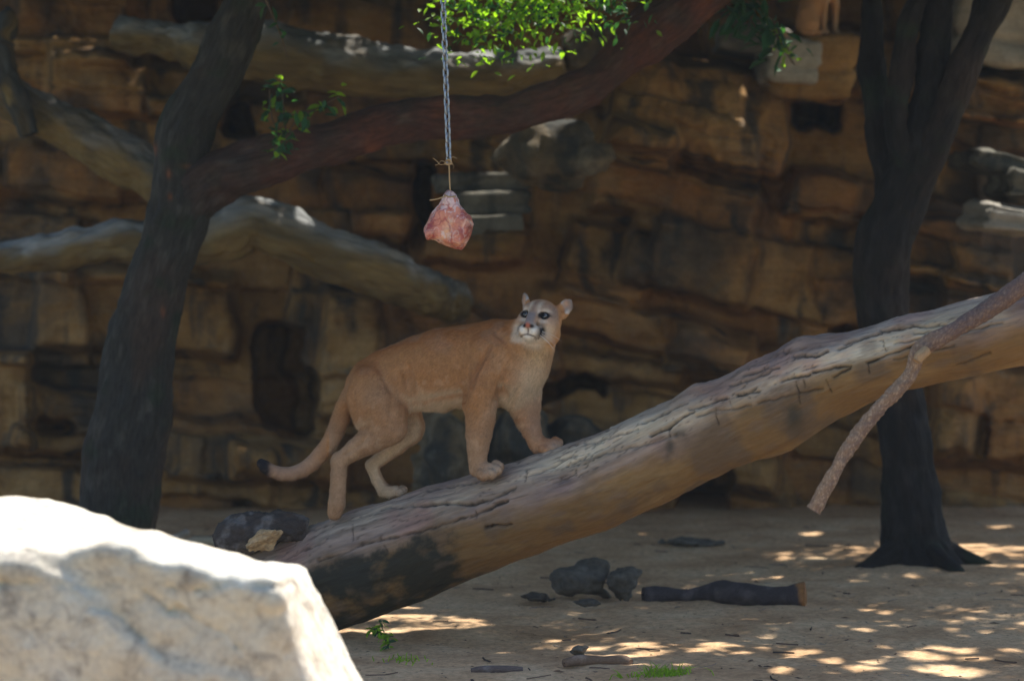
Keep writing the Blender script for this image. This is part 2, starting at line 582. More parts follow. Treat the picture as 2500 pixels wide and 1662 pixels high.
# swellings that stand out of the wall: centre, size, tilt, how far, edge softness (photo pixels / metres)
BULGES = [(1705, 275, 455, 255, 10, 0.85, 26), (1540, 345, 220, 110, 14, 0.5, 26), (1640, 480, 430, 150, 12, 0.28, 30), (1690, 640, 330, 190, 14, 0.34, 30), (1480, 640, 240, 190, 12, 0.22, 30),
          (1560, 800, 560, 120, 14, 0.30, 26), (1820, 890, 420, 120, 14, 0.26, 26), (1470, 900, 420, 70, 8, 0.25, 22), (2010, 480, 190, 130, 14, 0.30, 26), (2440, 240, 330, 130, 7, 0.75, 24),
          (2420, 330, 300, 90, 12, 0.5, 24), (2330, 610, 330, 170, 10, 0.42, 30), (2450, 760, 300, 150, 8, 0.3, 30), (2420, 1010, 330, 260, 4, 0.5, 34), (2330, 1010, 130, 200, 4, 0.35, 30),
          (330, 215, 420, 150, 5, 0.30, 26), (180, 60, 300, 170, 4, 0.24, 30), (130, 420, 360, 150, 6, 0.28, 30), (330, 760, 500, 220, 4, 0.30, 34), (160, 1000, 220, 100, 5, 0.42, 30),
          (150, 1075, 240, 70, 4, 0.36, 24), (520, 1090, 330, 160, 3, 0.30, 30), (850, 500, 330, 200, 7, 0.25, 34), (860, 860, 170, 330, 4, 0.34, 30), (30, 980, 100, 260, 2, 0.45, 26),
          (1400, 1140, 420, 190, 6, 0.45, 34), (1800, 1110, 260, 190, 6, 0.40, 34), (700, 1130, 300, 110, 3, 0.45, 30), (1160, 590, 260, 110, 4, 0.35, 26)]

def build_wall():
    """irregular blocks: the warped wall face is split again and again, joints are worn in, beds and hollows follow"""
    rg = np.random.default_rng(11)
    leaves = []
    def split(x0, y0, x1, y1, dep):
        w, h = x1 - x0, y1 - y0
        big = rg.uniform(0.8, 1.7)
        if w < 470 * big and h < 175 * big and dep > 3:
            leaves.append((x0, y0, x1, y1)); return
        if h * 2.2 > w or (h > 170 and rg.uniform() < 0.35):
            c = y0 + h * rg.uniform(0.3, 0.7)
            split(x0, y0, x1, c, dep + 1); split(x0, c, x1, y1, dep + 1)
        else:
            c = x0 + w * rg.uniform(0.3, 0.7)
            split(x0, y0, c, y1, dep + 1); split(c, y0, x1, y1, dep + 1)
    split(-1100, -1100, 3600, 1750, 0)
    xs = np.arange(-900, 3401, 5.0); ys = np.arange(-200, 1351, 5.0)
    PX, PY = np.meshgrid(xs, ys, indexing='ij')
    q = np.stack([PX, PY, 0 * PX], -1)
    # beds dip gently on the left, more steeply on the right
    t = np.clip((PX - 900) / 400, 0, 1)
    S = 0.065 * (PX - 900) + 0.135 * np.where(PX < 900, 0, np.where(PX > 1300, (PX - 1300) + 200, 400 * (t ** 3 - t ** 4 / 2)))
    u = PX + 42 * fbm(q / 210, 3, 201) + 16 * fbm(q / 60, 3, 202)
    v = PY - S + 34 * fbm(q / 260 + 9, 3, 203) + 10 * fbm(q / 55 + 5, 3, 204)
    ids = np.zeros(PX.shape, int)
    D = wall_depth(PX, PY)
    joint = np.zeros_like(D)
    for n, (x0, y0, x1, y1) in enumerate(leaves):
        m = (u >= x0) & (u < x1) & (v >= y0) & (v < y1)
        if not m.any():
            continue
        ids[m] = n
        off = np.clip(rg.normal() * 0.085, -0.17, 0.17)
        gx, gy = rg.normal(size=2) * 0.0002
        D[m] += off + gx * (u[m] - x0) + gy * (v[m] - y0)
        for dist, wgt, wd in ((u[m] - x0, rg.choice([0.0, 0.25, 0.9]), 5), (x1 - u[m], rg.choice([0.0, 0.25, 0.9]), 5), (v[m] - y0, rg.uniform(0.3, 1.0), 6), (y1 - v[m], rg.uniform(0.3, 1.0), 6)):
            joint[m] = np.maximum(joint[m], wgt * np.exp(-(dist / wd) ** 2))
    def soft(A, n):
        for _ in range(n):
            B = np.pad(A, 1, mode='edge')
            A = (B[:-2, 1:-1] + B[2:, 1:-1] + B[1:-1, :-2] + B[1:-1, 2:] + 2 * A) / 6
        return A
    D = soft(D, 3) + 0.09 * joint
    for cx, cy, w, h, rot, amp, sf in BULGES:
        a = math.radians(rot)
        wx = PX + 22 * fbm(q / 120 + cx, 3, 205) + 7 * fbm(q / 32, 2, 207); wy = PY + 18 * fbm(q / 120 + cy, 3, 206) + 6 * fbm(q / 32 + 3, 2, 208)
        dx = (wx - cx) * math.cos(a) + (wy - cy) * math.sin(a); dy = -(wx - cx) * math.sin(a) + (wy - cy) * math.cos(a)
        ex, ey = np.abs(dx) - w / 2 + 22, np.abs(dy) - h / 2 + 22
        sd = np.hypot(np.maximum(ex, 0), np.maximum(ey, 0)) + np.minimum(np.maximum(ex, ey), 0) - 22
        D -= 1.45 * amp * smooth(sf * 0.3, -0.8 * sf, sd) * (0.9 + 0.1 * smooth(0, -90, sd))
    for x0, y0, x1, y1 in CAVES:
        wx = PX + 44 * fbm(q / 95 + x0, 4, 209); wy = PY + 40 * fbm(q / 95 + y0, 4, 210)
        hw_, hh_ = (x1 - x0) / 2, (y1 - y0) / 2
        rr = (np.abs((wx - x0 - hw_) / hw_) ** 5 + np.abs((wy - y0 - hh_) / hh_) ** 5) ** (1 / 5)
        D += 1.05 * smooth(1.06, 0.92, rr)
    bed = np.stack([u / 420, v / 15, 0 * u], -1)
    D += 0.020 * fbm(bed, 4, 211)
    cr = fbm(np.stack([u / 480, v / 42, 0 * u + 3], -1), 3, 212)
    D += 0.055 * np.exp(-(cr / 0.035) ** 2) * smooth(-0.2, 0.25, fbm(q / 300 + 4, 2, 213))
    D += 0.16 * fbm(q / 300, 3, 214) + 0.060 * fbm(q / 85, 4, 215) + 0.016 * fbm(q / 22, 3, 216)
    D -= 0.8 * smooth(1215, 1345, PY) * (0.75 + 0.5 * fbm(q / 140 + 7, 3, 217))           # talus at the foot
    D = soft(D, 1)
    V = CC + D[..., None] * (CF + ((PX - 1250) / F_PX)[..., None] * CR - ((PY - 831) / F_PX)[..., None] * CU)
    V = V.reshape(-1, 3)
    nx, ny = PX.shape
    i, j = np.meshgrid(np.arange(nx - 1), np.arange(ny - 1), indexing='ij')
    Fq = np.stack([i * ny + j, i * ny + j + 1, (i + 1) * ny + j + 1, (i + 1) * ny + j], -1).reshape(-1, 4)
    fid = ids[:-1, :-1].reshape(-1)
    for n in np.unique(fid):
        F_ = Fq[fid == n]
        used, inv = np.unique(F_, return_inverse=True)
        mx = V[used].mean(0)
        warm = rg.uniform() < (0.75 if (mx[0] > 2.9 and mx[2] < 1.4) else 0.35)
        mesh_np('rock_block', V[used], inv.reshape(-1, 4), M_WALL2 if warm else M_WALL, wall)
    # closed rock mass behind the face
    xs = np.linspace(-900, 3400, 60); ys = np.linspace(-200, 1350, 24)
    A = np.array([[P(x, y, wall_depth(x, y) + 1.35) for y in ys] for x in xs])
    nx, ny = A.shape[:2]
    B = A.copy(); B[..., 1] += 1.2
    Vb = np.vstack([A.reshape(-1, 3), B.reshape(-1, 3)])
    i, j = np.meshgrid(np.arange(nx - 1), np.arange(ny - 1), indexing='ij')
    f0 = np.stack([i * ny + j, i * ny + j + 1, (i + 1) * ny + j + 1, (i + 1) * ny + j], -1).reshape(-1, 4)
    N = nx * ny
    def strip(a):
        return np.stack([a[:-1], a[1:], a[1:] + N, a[:-1] + N], 1)
    top = np.arange(nx) * ny
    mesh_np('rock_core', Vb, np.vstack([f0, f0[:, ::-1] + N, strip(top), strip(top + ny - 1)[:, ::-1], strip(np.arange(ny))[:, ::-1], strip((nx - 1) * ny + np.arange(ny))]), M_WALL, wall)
    # cap joining the crest of the face to the core
    crest = V.reshape(PX.shape + (3,))[:, 0]
    back = crest + np.array([0, 2.4, 0.05])
    Vc = np.vstack([crest, back]); n = len(crest); k = np.arange(n - 1)
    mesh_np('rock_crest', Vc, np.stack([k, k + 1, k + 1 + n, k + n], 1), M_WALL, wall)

def add_block(px, py, w, h, d, thick=0.7, rot=4.0, yaw=0.0, mat=None, seed=0, rad=0.05, rough=0.05, beds=3, name='rock_block', parent=None, res=0.028):
    s = mpp(d)
    cen = P(px, py, d) + np.array([0, thick / 2, 0])
    V, Fq = rock_block(cen, (w * s, thick, h * s), rot, yaw, rad, seed, res=res, rough=rough, beds=beds)
    return mesh_np(name, V, Fq, mat or M_WALL, parent or wall)

build_wall()
# upper right shelf and ledges
for k, (px, py, w, h, d, rot, m) in enumerate([(2460, 55, 280, 200, 22.3, 8, M_PALEROCK),
                                              (2440, 395, 150, 50, 21.6, 14, M_GREYROCK), (2530, 450, 150, 80, 21.4, 9, M_GREYROCK), (2490, 535, 190, 60, 21.2, 8, M_PALEROCK)]):
    add_block(px, py, w, h, d, 1.0, rot, 3, m, 960 + k, 0.05, 0.06, 3)
# ------------------------------------------------------------------ boulders (one implicit solid each)
def boulder(cen, radii, seed, h=0.02, planes=7, rough=0.06, cut=0.72):
    cen = np.asarray(cen, float); radii = np.asarray(radii, float)
    lo, hi = -radii * 1.25, radii * 1.25
    n = np.ceil((hi - lo) / h).astype(int) + 1
    ax = [lo[i] + np.arange(n[i]) * h for i in range(3)]
    X, Y, Z = np.meshgrid(*ax, indexing='ij')
    p = np.stack([X, Y, Z], -1)
    rg = np.random.default_rng(seed)
    q = p / radii
    f = (np.linalg.norm(q, axis=-1) - 1) * radii.min()
    for k in range(planes):
        nn = rg.normal(size=3); nn /= np.linalg.norm(nn)
        f = smax(f, ((q @ nn) - rg.uniform(cut, 0.95)) * radii.min(), 0.06 * radii.min() / 0.2)
    f = f + rough * fbm(p * (0.8 / radii.min()) + seed, 4, seed) * radii.min() / 0.25
    V, Fq = nets(f, lo, h)
    return V + cen, Fq

def add_boulder(name, label, px, py, d, w, h_px, mat, seed, depth=None, grid=0.02, rough=0.06, cat='boulder', group='boulders along the foot and ledges of the rock wall', cut=0.72):
    s = mpp(d)
    cen = P(px, py, d)
    V, Fq = boulder(cen, (w * s / 2, (depth or w * s) / 2, h_px * s / 2), seed, grid, rough=rough, cut=cut)
    o = mesh_np(name, V, Fq, mat)
    local_to(o, (cen[0], cen[1], V[:, 2].min()))
    return tag(o, label, cat, group)

add_boulder('boulder', 'dark mossy boulder with a sunlit top under the sweeping red-brown branch', 1345, 382, 20.9, 300, 200, M_BOULDER, 23, 0.9, 0.02, 0.11, cut=0.6)
add_boulder('boulder', 'brown rounded boulder touching the right end of the topmost log', 1430, 115, 21.6, 150, 150, M_BOULDER, 4, 0.5, rough=0.1)
add_boulder('boulder', 'dark mossy boulder right behind the cougar far hind leg', 1085, 1115, 21.2, 190, 220, M_BOULDER, 15, 0.6, rough=0.12, cut=0.6)
add_boulder('boulder', 'low dark boulder seen between the cougar front legs', 1255, 1085, 21.4, 180, 170, M_BOULDER, 6, 0.6, rough=0.11)
add_boulder('boulder', 'flat dark boulder right of the cougar far front paw', 1400, 1090, 21.6, 220, 130, M_BOULDER, 8, 0.6, rough=0.11)
# sunlit ledge slabs left of the boulder
for k, (px, py, w, h) in enumerate([(1170, 445, 220, 42), (1190, 497, 180, 50), (1150, 550, 220, 50)]):
    add_block(px, py, w, h, 21.5 - 0.12 * k, 1.0, -2, 6, M_GREYROCK, 980 + k, 0.03, 0.03, 1, name='ledge_slab')
# rock pedestal under the second cougar
add_block(1995, 165, 200, 150, 22.1, 1.1, 2, -4, M_WALL, 1101, 0.05, 0.05, 2)
add_block(1930, 150, 130, 120, 22.0, 0.9, 8, 4, M_PALEROCK, 1102, 0.06, 0.06, 1)
add_block(1850, 95, 170, 60, 22.5, 1.0, 8, 0, M_PALEROCK, 1103, 0.05, 0.05, 1)

# ------------------------------------------------------------------ foreground rock
def foreground_rock():
    d0 = 11.0
    s = mpp(d0)
    h = 0.016
    lo = np.array([-2.6, 9.6, -0.15]); hi = np.array([-0.35, 12.2, 1.45])
    n = np.ceil((hi - lo) / h).astype(int) + 1
    ax = [lo[i] + np.arange(n[i]) * h for i in range(3)]
    X, Y, Z = np.meshgrid(*ax, indexing='ij')
    p = np.stack([X, Y, Z], -1)
    # skyline of the top from the photograph, as heights at depth 11.4
    sk = np.array([(-500, 1250), (-250, 1243), (0, 1236), (60, 1238), (130, 1246), (200, 1276), (300, 1303), (400, 1324), (500, 1347), (560, 1358), (620, 1382), (660, 1392), (900, 1397)], float)
    wx = np.array([P(a, b, 11.4) for a, b in sk])
    ztop = np.interp(X, wx[:, 0], wx[:, 2])
    # the front brow: where the bright top turns into the front face
    br = np.array([(-500, 1335), (0, 1318), (200, 1322), (260, 1312), (330, 1330), (400, 1368), (450, 1358), (540, 1394), (700, 1404), (900, 1408)], float)
    bx = np.array([P(a, b, 10.55) for a, b in br])
    zbr = np.interp(X, bx[:, 0], bx[:, 2])
    t = np.clip((Y - 10.55) / (11.4 - 10.55), -0.3, 1.0)
    top = zbr + (ztop - zbr) * smooth(0, 1, t) ** 0.8
    f = Z - top
    f = smax(f, (10.47 + 0.03 * (1.1 - Z) + 0.05 * np.sin(X * 3) - Y), 0.06)          # front leans back a little
    f = smax(f, Y - 11.75 - 0.1 * np.sin(X * 2.2), 0.15)
    # right flank follows the photographed edge
    e = np.array([(752, 1400), (765, 1450), (790, 1520), (820, 1580), (868, 1670), (960, 1830), (1010, 2000)], float)
    ex = np.array([P(a, b, 11.0) for a, b in e])
    xr = np.interp(-Z, -ex[:, 2], ex[:, 0])
    f = smax(f, (X - xr + 0.055) * 0.9, 0.06)
    # a shallow step on the front, slanting down to the right
    for k, (za, xa, sl, dep) in enumerate([(0.62, -1.1, -0.55, 0.03), (0.25, -1.4, -0.5, 0.03)]):
        zz = za + sl * (X - xa)
        f = f + dep * smooth(0.0, 0.06, Z - zz + 0.05 * np.sin(X * 9)) * (1 - smooth(0.06, 0.45, Z - zz)) * smooth(11.0, 10.7, Y)
    f = f + 0.022 * fbm(p * 2.6, 4, 41) + 0.020 * fbm(p * 9, 4, 43)
    V, Fq = nets(f, lo, h)
    N = vnormals(V, Fq)
    # cracks read from the photograph
    rel = V - CC
    dep = rel @ CF
    px = 1250 + (rel @ CR) / dep * F_PX
    py = 831 - (rel @ CU) / dep * F_PX
    g = np.zeros(len(V))
    crk = [[(-60, 1425), (140, 1425), (300, 1430), (430, 1436), (480, 1442), (540, 1428), (640, 1432), (720, 1424)],
           [(430, 1480), (480, 1510), (540, 1540), (580, 1580), (620, 1620)], [(150, 1420), (210, 1470), (290, 1500), (350, 1560), (390, 1600)],
           [(360, 1450), (410, 1490), (445, 1496)]]
    wob = 8 * vnoise(np.stack([px / 40, py / 40, px * 0], 1), 3)
    for ci, line in enumerate(crk):
        best = np.full(len(V), 1e9)
        for (x0, y0), (x1, y1) in zip(line[:-1], line[1:]):
            tt = np.clip(((px - x0) * (x1 - x0) + (py - y0) * (y1 - y0)) / ((x1 - x0) ** 2 + (y1 - y0) ** 2), 0, 1)
            best = np.minimum(best, np.hypot(px - x0 - tt * (x1 - x0) + wob * 0.6, py - y0 - tt * (y1 - y0) + wob))
        g = np.maximum(g, np.exp(-(best / (5 if ci else 4)) ** 2) * (0.7 if ci else 0.5))
    g *= (N[:, 1] < 0.2)
    V = V - N * (g * 0.035)[:, None]
    m = bpy.data.materials.new('sandstone')
    nt, bs = nodes_of(m)
    pos = geo_pos(nt)
    a = noise(nt, pos, 2.3, 6, 0.6, 0.5)
    col = ramp(nt, a, [(0.28, (0.56, 0.485, 0.38)), (0.45, (0.74, 0.67, 0.55)), (0.62, (0.80, 0.755, 0.65)), (0.8, (0.68, 0.635, 0.59))])
    st = noise(nt, pos, 4.2, 6, 0.65, 1.0)
    col = mixn(nt, ramp(nt, st, [(0.56, (0, 0, 0)), (0.72, (0.7,) * 3)]), col, (0.30, 0.27, 0.245))
    og = noise(nt, pos, 3.3, 5, 0.6, 0.7, vscale=(1.3, 1.3, 1.3))
    col = mixn(nt, ramp(nt, og, [(0.66, (0, 0, 0)), (0.78, (0.5,) * 3)]), col, (0.36, 0.25, 0.14))
    bl = noise(nt, pos, 11, 7, 0.72, 0.6)
    col = mixn(nt, 1.0, col, ramp(nt, bl, [(0.32, (0.52, 0.49, 0.49)), (0.48, (1.0, 1.0, 1.0)), (0.7, (1.14, 1.14, 1.12))]), 'MULTIPLY')
    fi = noise(nt, pos, 45, 5, 0.7)
    col = mixn(nt, 1.0, col, ramp(nt, fi, [(0.25, (0.75,) * 3), (0.75, (1.16,) * 3)]), 'MULTIPLY')
    nt.links.new(col, bs.inputs['Base Color'])
    bs.inputs['Roughness'].default_value = 0.9
    bs.inputs['Specular IOR Level'].default_value = 0.15
    bump(nt, bs, noise(nt, pos, 18, 10, 0.72), 0.7, 0.035)
    o = mesh_np('foreground_rock', V, Fq, m)
    local_to(o, (-1.4, 11.0, 0.0))
    tag(o, 'large pale sunlit rock in front of the log foot', 'rock')
foreground_rock()

# ------------------------------------------------------------------ logs
def log_pts(lst):
    return np.array([[*P(a, b, d), r * mpp(d)] for a, b, d, r in lst])

def bark_disp(a1=0.03, a2=0.012, f1=2.0, f2=14, fs=0.35, seed=0):
    def fn(S, TH, RR, bk):
        q = bk.copy()
        q[..., 2] *= fs
        return a1 * fbm(bk * f1 + seed, 3, seed) + a2 * fbm(q * f2 + seed, 4, seed + 3)
    return fn

MAIN_LOG = [(470, 1560, 16.0, 125), (620, 1482, 15.9, 126), (795, 1412, 15.75, 126), (930, 1362, 15.6, 124), (1050, 1318, 15.5, 122), (1200, 1267, 15.35, 117), (1350, 1218, 15.2, 112),
            (1485, 1168, 15.1, 109), (1640, 1095, 14.98, 112), (1760, 1042, 14.88, 109), (1900, 975, 14.76, 108), (2040, 915, 14.65, 97), (2200, 865, 14.52, 93), (2350, 832, 14.4, 95),
            (2485, 800, 14.3, 95), (2700, 735, 14.15, 92), (2950, 640, 13.95, 88), (3150, 560, 13.8, 80)]

def main_log():
    nl, nr = 1000, 220
    pts = log_pts(MAIN_LOG)
    rg = np.random.default_rng(23)
    c = catmull(pts, nl)
    s_all = np.concatenate([[0], np.cumsum(np.linalg.norm(np.diff(c[:, :3], axis=0), axis=1))])
    rel = c[:, :3] - CC
    dp = rel @ CF
    pxs = 1250 + (rel @ CR) / dp * F_PX
    def s_at(px):
        return float(np.interp(px, pxs, s_all))
    LONG = [([(1589, 1062), (1632, 1044), (1653, 1028), (1692, 1005)], 1.0), ([(1573, 1033), (1640, 1003), (1682, 986)], 0.7), ([(1796, 964), (1822, 957), (1851, 955)], 1.2), ([(1910, 932), (1945, 922), (1978, 914)], 1.2),
            ([(1985, 911), (2030, 900), (2079, 893)], 1.0), ([(2034, 920), (2077, 899)], 0.8), ([(2117, 885), (2160, 869), (2236, 841)], 0.9), ([(2045, 852), (2098, 826), (2151, 809)], 0.8), ([(2148, 804), (2230, 793), (2310, 793)], 0.8),
            ([(1685, 1000), (1730, 985), (1771, 968)], 0.9), ([(1939, 874), (1992, 873), (2020, 857)], 1.0), ([(1820, 916), (1877, 899)], 0.9), ([(1250, 1132), (1330, 1105), (1409, 1079), (1488, 1048)], 0.45), ([(2308, 820), (2380, 806), (2445, 788)], 0.6),
            ([(2336, 893), (2416, 862)], 0.5), ([(749, 1304), (823, 1281), (879, 1266), (954, 1240), (1028, 1236)], 0.5), ([(779, 1370), (842, 1351), (898, 1326), (972, 1311), (1047, 1292), (1121, 1270), (1188, 1244), (1228, 1224)], 0.7),
            ([(1028, 1237), (1084, 1229), (1159, 1232), (1215, 1214), (1258, 1191)], 0.9), ([(1047, 1198), (1110, 1186), (1170, 1176)], 0.7), ([(1188, 1284), (1252, 1280)], 0.9), ([(1150, 1262), (1210, 1236), (1240, 1222)], 0.9),
            ([(1290, 1160), (1340, 1140), (1400, 1112)], 0.6), ([(1430, 1085), (1500, 1066), (1560, 1050)], 0.6), ([(1400, 1130), (1480, 1108), (1570, 1086), (1650, 1062)], 0.45), ([(1700, 1015), (1760, 1000), (1830, 990)], 0.5), ([(1850, 985), (1930, 965), (2010, 948)], 0.5),
            ([(2180, 880), (2260, 858), (2330, 846)], 0.5), ([(1780, 940), (1850, 920), (1905, 900)], 0.7), ([(2060, 838), (2120, 815)], 0.6), ([(2230, 812), (2300, 806), (2360, 800)], 0.5), ([(2180, 838), (2250, 826)], 0.6), ([(640, 1385), (720, 1352), (800, 1325)], 0.5)]
    CROSS = [[(1748, 996), (1746, 1012), (1754, 1036)], [(1780, 975), (1788, 999)], [(1943, 932), (1952, 957)], [(1964, 928), (1968, 944)], [(2018, 928), (2029, 957)], [(2154, 826), (2154, 840), (2161, 856)], [(2119, 888), (2124, 914)], [(1632, 1042), (1634, 1068)],
             [(1950, 958), (1955, 987)], [(864, 1284), (866, 1321)], [(1285, 1140), (1282, 1176)], [(1160, 1246), (1166, 1262)], [(940, 1330), (948, 1344)]]
    def pix(bk, TH, RR):
        """photo pixel of a point on the smooth log"""
        X = info0['X'][:, None] + RR[..., None] * (np.cos(TH)[..., None] * info0['U'][:, None] + np.sin(TH)[..., None] * info0['W'][:, None])
        r = X - CC
        d = r @ CF
        return 1250 + (r @ CR) / d * F_PX, 831 - (r @ CU) / d * F_PX
    info0 = tube(pts, nl, 8, None, cap=False)[3]
    def pl_dist(x, y, line):
        best = np.full(x.shape, 1e9)
        for (x0, y0), (x1, y1) in zip(line[:-1], line[1:]):
            tt = np.clip(((x - x0) * (x1 - x0) + (y - y0) * (y1 - y0)) / ((x1 - x0) ** 2 + (y1 - y0) ** 2), 0, 1)
            best = np.minimum(best, np.hypot(x - x0 - tt * (x1 - x0), y - y0 - tt * (y1 - y0)))
        return best
    store = {}
    def fn(S, TH, RR, bk):
        q = bk.copy(); q[..., 2] *= 0.22
        th = (TH + np.pi) % (2 * np.pi) - np.pi
        up = np.cos(TH)
        d = 0.030 * fbm(bk * 1.7 + 3, 3, 2) + 0.013 * fbm(q * 11, 4, 5) + 0.006 * fbm(q * 34, 3, 8)
        # stepped flakes of old wood on the upper half
        st = fbm(q * 7 + 9, 3, 14)
        d += 0.010 * (np.round(st * 5) / 5 - st) * smooth(-0.1, 0.4, up) * 2
        px, py = pix(bk, TH, RR)
        face = smooth(-0.02, 0.12, np.sin(TH))
        jx = 3.5 * fbm(bk * 30, 3, 71); jy = 4.5 * fbm(bk * 22 + 4, 3, 72)
        g = np.zeros_like(S)
        for line, w in LONG:
            dd = pl_dist(px + jx, py + jy, line)
            open_ = 0.62 + 0.38 * smooth(-0.25, 0.3, fbm(bk * [3, 3, 9] + line[0][0], 2, 73))
            g = np.maximum(g, np.minimum(1, w) * open_ * np.exp(-(dd / (1.1 + 1.9 * w * open_)) ** 2))
            d += 0.003 * w * np.exp(-((dd - 8) / 5) ** 2) * face                      # lifted lips of the split
        for line in CROSS:
            g = np.maximum(g, 0.5 * np.exp(-(pl_dist(px + jx, py + 0.5 * jy, line) / 1.3) ** 2))
        fine = fbm(bk * [26, 26, 2.2], 4, 74)
        g = np.maximum(g, 0.55 * np.exp(-(fine / 0.022) ** 2) * smooth(0.1, 0.35, fbm(bk * [4, 4, 2] + 2, 3, 75)) * smooth(0.0, 0.4, up))
        g = g * face
        d -= 0.026 * g
        store['g'] = g; store['px'] = px; store['py'] = py
        # knots, bosses and the bulge under the right half
        for px, t0, rad, amp in [(1735, 0.42, 0.055, 0.028), (1775, 0.30, 0.05, 0.014), (1985, 0.35, 0.050, 0.024), (2040, 0.22, 0.055, 0.018), (1880, 2.7, 0.14, 0.03), (690, 0.2, 0.12, 0.03), (2100, 2.6, 0.12, -0.02)]:
            rr = ((S - s_at(px)) / (rad * 1.9)) ** 2 + ((th - t0) * 0.22 / rad) ** 2
            d += amp * np.exp(-rr ** 1.5) * (1 + 0.25 * vnoise(bk * [16, 16, 9], 3))
        rr = np.hypot((px - 1515 - 0.35 * (py - 1203)) / 19, (py - 1203) / 34) + 0.25 * vnoise(bk * 28, 9)
        d += face * (0.018 * np.exp(-(rr - 1.05) ** 2 * 9) - 0.022 * np.exp(-rr ** 2 * 1.6) + 0.012 * vnoise(bk * 60, 4) * np.exp(-rr ** 2))
        store['knot'] = np.exp(-rr ** 2)
        return d
    V, Fq, bk, info = tube(pts, nl, nr, fn)
    S, TH = info['S'].ravel(), info['TH'].ravel()
    nb = len(S)
    up = np.cos(TH)
    th = (TH + np.pi) % (2 * np.pi) - np.pi
    q = bk[:nb].copy(); q[:, 2] *= 0.25
    n1 = fbm(q * 6, 4, 31); n2 = fbm(bk[:nb] * 3.1 + 5, 4, 37); n3 = fbm(q * 25, 4, 39)
    px = np.interp(S, s_all, pxs)
    ppx, ppy = store['px'].ravel(), store['py'].ravel()
    face = smooth(-0.02, 0.15, np.sin(TH))
    col = np.tile(np.array([0.285, 0.215, 0.17]), (nb, 1))                      # grey-mauve weathered wood
    col = mixc(col, (0.20, 0.145, 0.135), smooth(0.0, 0.45, n2) * 0.8)
    col = mixc(col, (0.36, 0.31, 0.26), smooth(0.05, 0.5, n1) * smooth(0.1, 0.75, up) * 0.8)
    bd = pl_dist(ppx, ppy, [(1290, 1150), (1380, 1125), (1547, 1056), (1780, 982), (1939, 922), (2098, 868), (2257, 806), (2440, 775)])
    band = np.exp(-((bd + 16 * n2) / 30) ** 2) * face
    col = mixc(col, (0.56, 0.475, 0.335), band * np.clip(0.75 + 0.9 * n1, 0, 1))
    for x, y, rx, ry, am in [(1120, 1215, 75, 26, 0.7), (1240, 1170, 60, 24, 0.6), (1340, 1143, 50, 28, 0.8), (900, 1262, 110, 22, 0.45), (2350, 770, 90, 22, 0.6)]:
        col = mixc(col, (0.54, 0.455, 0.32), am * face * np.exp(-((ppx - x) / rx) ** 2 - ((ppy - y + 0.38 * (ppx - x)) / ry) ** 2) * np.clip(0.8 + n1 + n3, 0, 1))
    col = mixc(col, (0.30, 0.175, 0.145), face * smooth(0.1, 0.4, fbm(bk[:nb] * 2.6 + 21, 3, 63)) * smooth(-0.1, 0.3, up) * 0.6)
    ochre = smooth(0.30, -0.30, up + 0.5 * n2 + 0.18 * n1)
    col = mixc(col, (0.19, 0.112, 0.040), ochre * 0.92)  # ochre underside, its tone deepened to paint in shade below
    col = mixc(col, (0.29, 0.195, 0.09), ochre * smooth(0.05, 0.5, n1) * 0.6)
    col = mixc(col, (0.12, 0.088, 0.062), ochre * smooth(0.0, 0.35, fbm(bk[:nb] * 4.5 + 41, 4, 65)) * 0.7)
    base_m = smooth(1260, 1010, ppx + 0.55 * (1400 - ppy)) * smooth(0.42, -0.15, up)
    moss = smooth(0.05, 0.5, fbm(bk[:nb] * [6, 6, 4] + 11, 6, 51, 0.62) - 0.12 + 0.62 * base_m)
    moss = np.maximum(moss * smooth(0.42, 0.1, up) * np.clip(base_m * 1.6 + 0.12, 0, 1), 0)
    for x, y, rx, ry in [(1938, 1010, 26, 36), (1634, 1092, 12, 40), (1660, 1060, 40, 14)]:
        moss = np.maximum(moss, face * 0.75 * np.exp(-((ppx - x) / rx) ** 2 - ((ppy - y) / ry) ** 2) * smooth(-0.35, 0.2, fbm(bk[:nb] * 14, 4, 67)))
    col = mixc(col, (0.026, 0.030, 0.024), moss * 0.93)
    col = mixc(col, (0.16, 0.115, 0.085), smooth(0.2, 0.6, n3) * 0.5)
    gl = fbm(bk[:nb] * [42, 42, 1.6] + 3, 4, 81)
    col = col * (1 + 0.55 * np.clip(gl, -0.6, 0.4) * smooth(-0.5, 0.3, up))[:, None]
    col = mixc(col, (0.06, 0.045, 0.038), np.exp(-(fbm(bk[:nb] * [30, 30, 1.8] + 9, 3, 83) / 0.02) ** 2) * smooth(-0.2, 0.4, up) * 0.6)
    g = store['g'].ravel()
    col = mixc(col, (0.030, 0.024, 0.020), np.clip(g * 1.3, 0, 1) * 0.95)
    kn = store['knot'].ravel()
    col = mixc(col, (0.17, 0.155, 0.125), np.clip(kn * 1.3, 0, 1) * face * (0.6 + 0.4 * n3))
    for x, y, rx, ry in [(1735, 950, 48, 17), (1985, 850, 34, 16), (2040, 826, 40, 14)]:
        col = mixc(col, (0.20, 0.125, 0.10), 0.7 * np.exp(-((ppx - x) / rx) ** 2 - ((ppy - y + 0.25 * (ppx - x)) / ry) ** 2))
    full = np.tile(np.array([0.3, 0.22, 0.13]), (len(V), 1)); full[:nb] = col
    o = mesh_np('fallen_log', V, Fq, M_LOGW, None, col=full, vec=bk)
    base = P(640, 1482, 15.9); base[2] = 0
    local_to(o, base)
    tag(o, 'huge weathered leaning log the cougar stands on', 'log')
main_log()

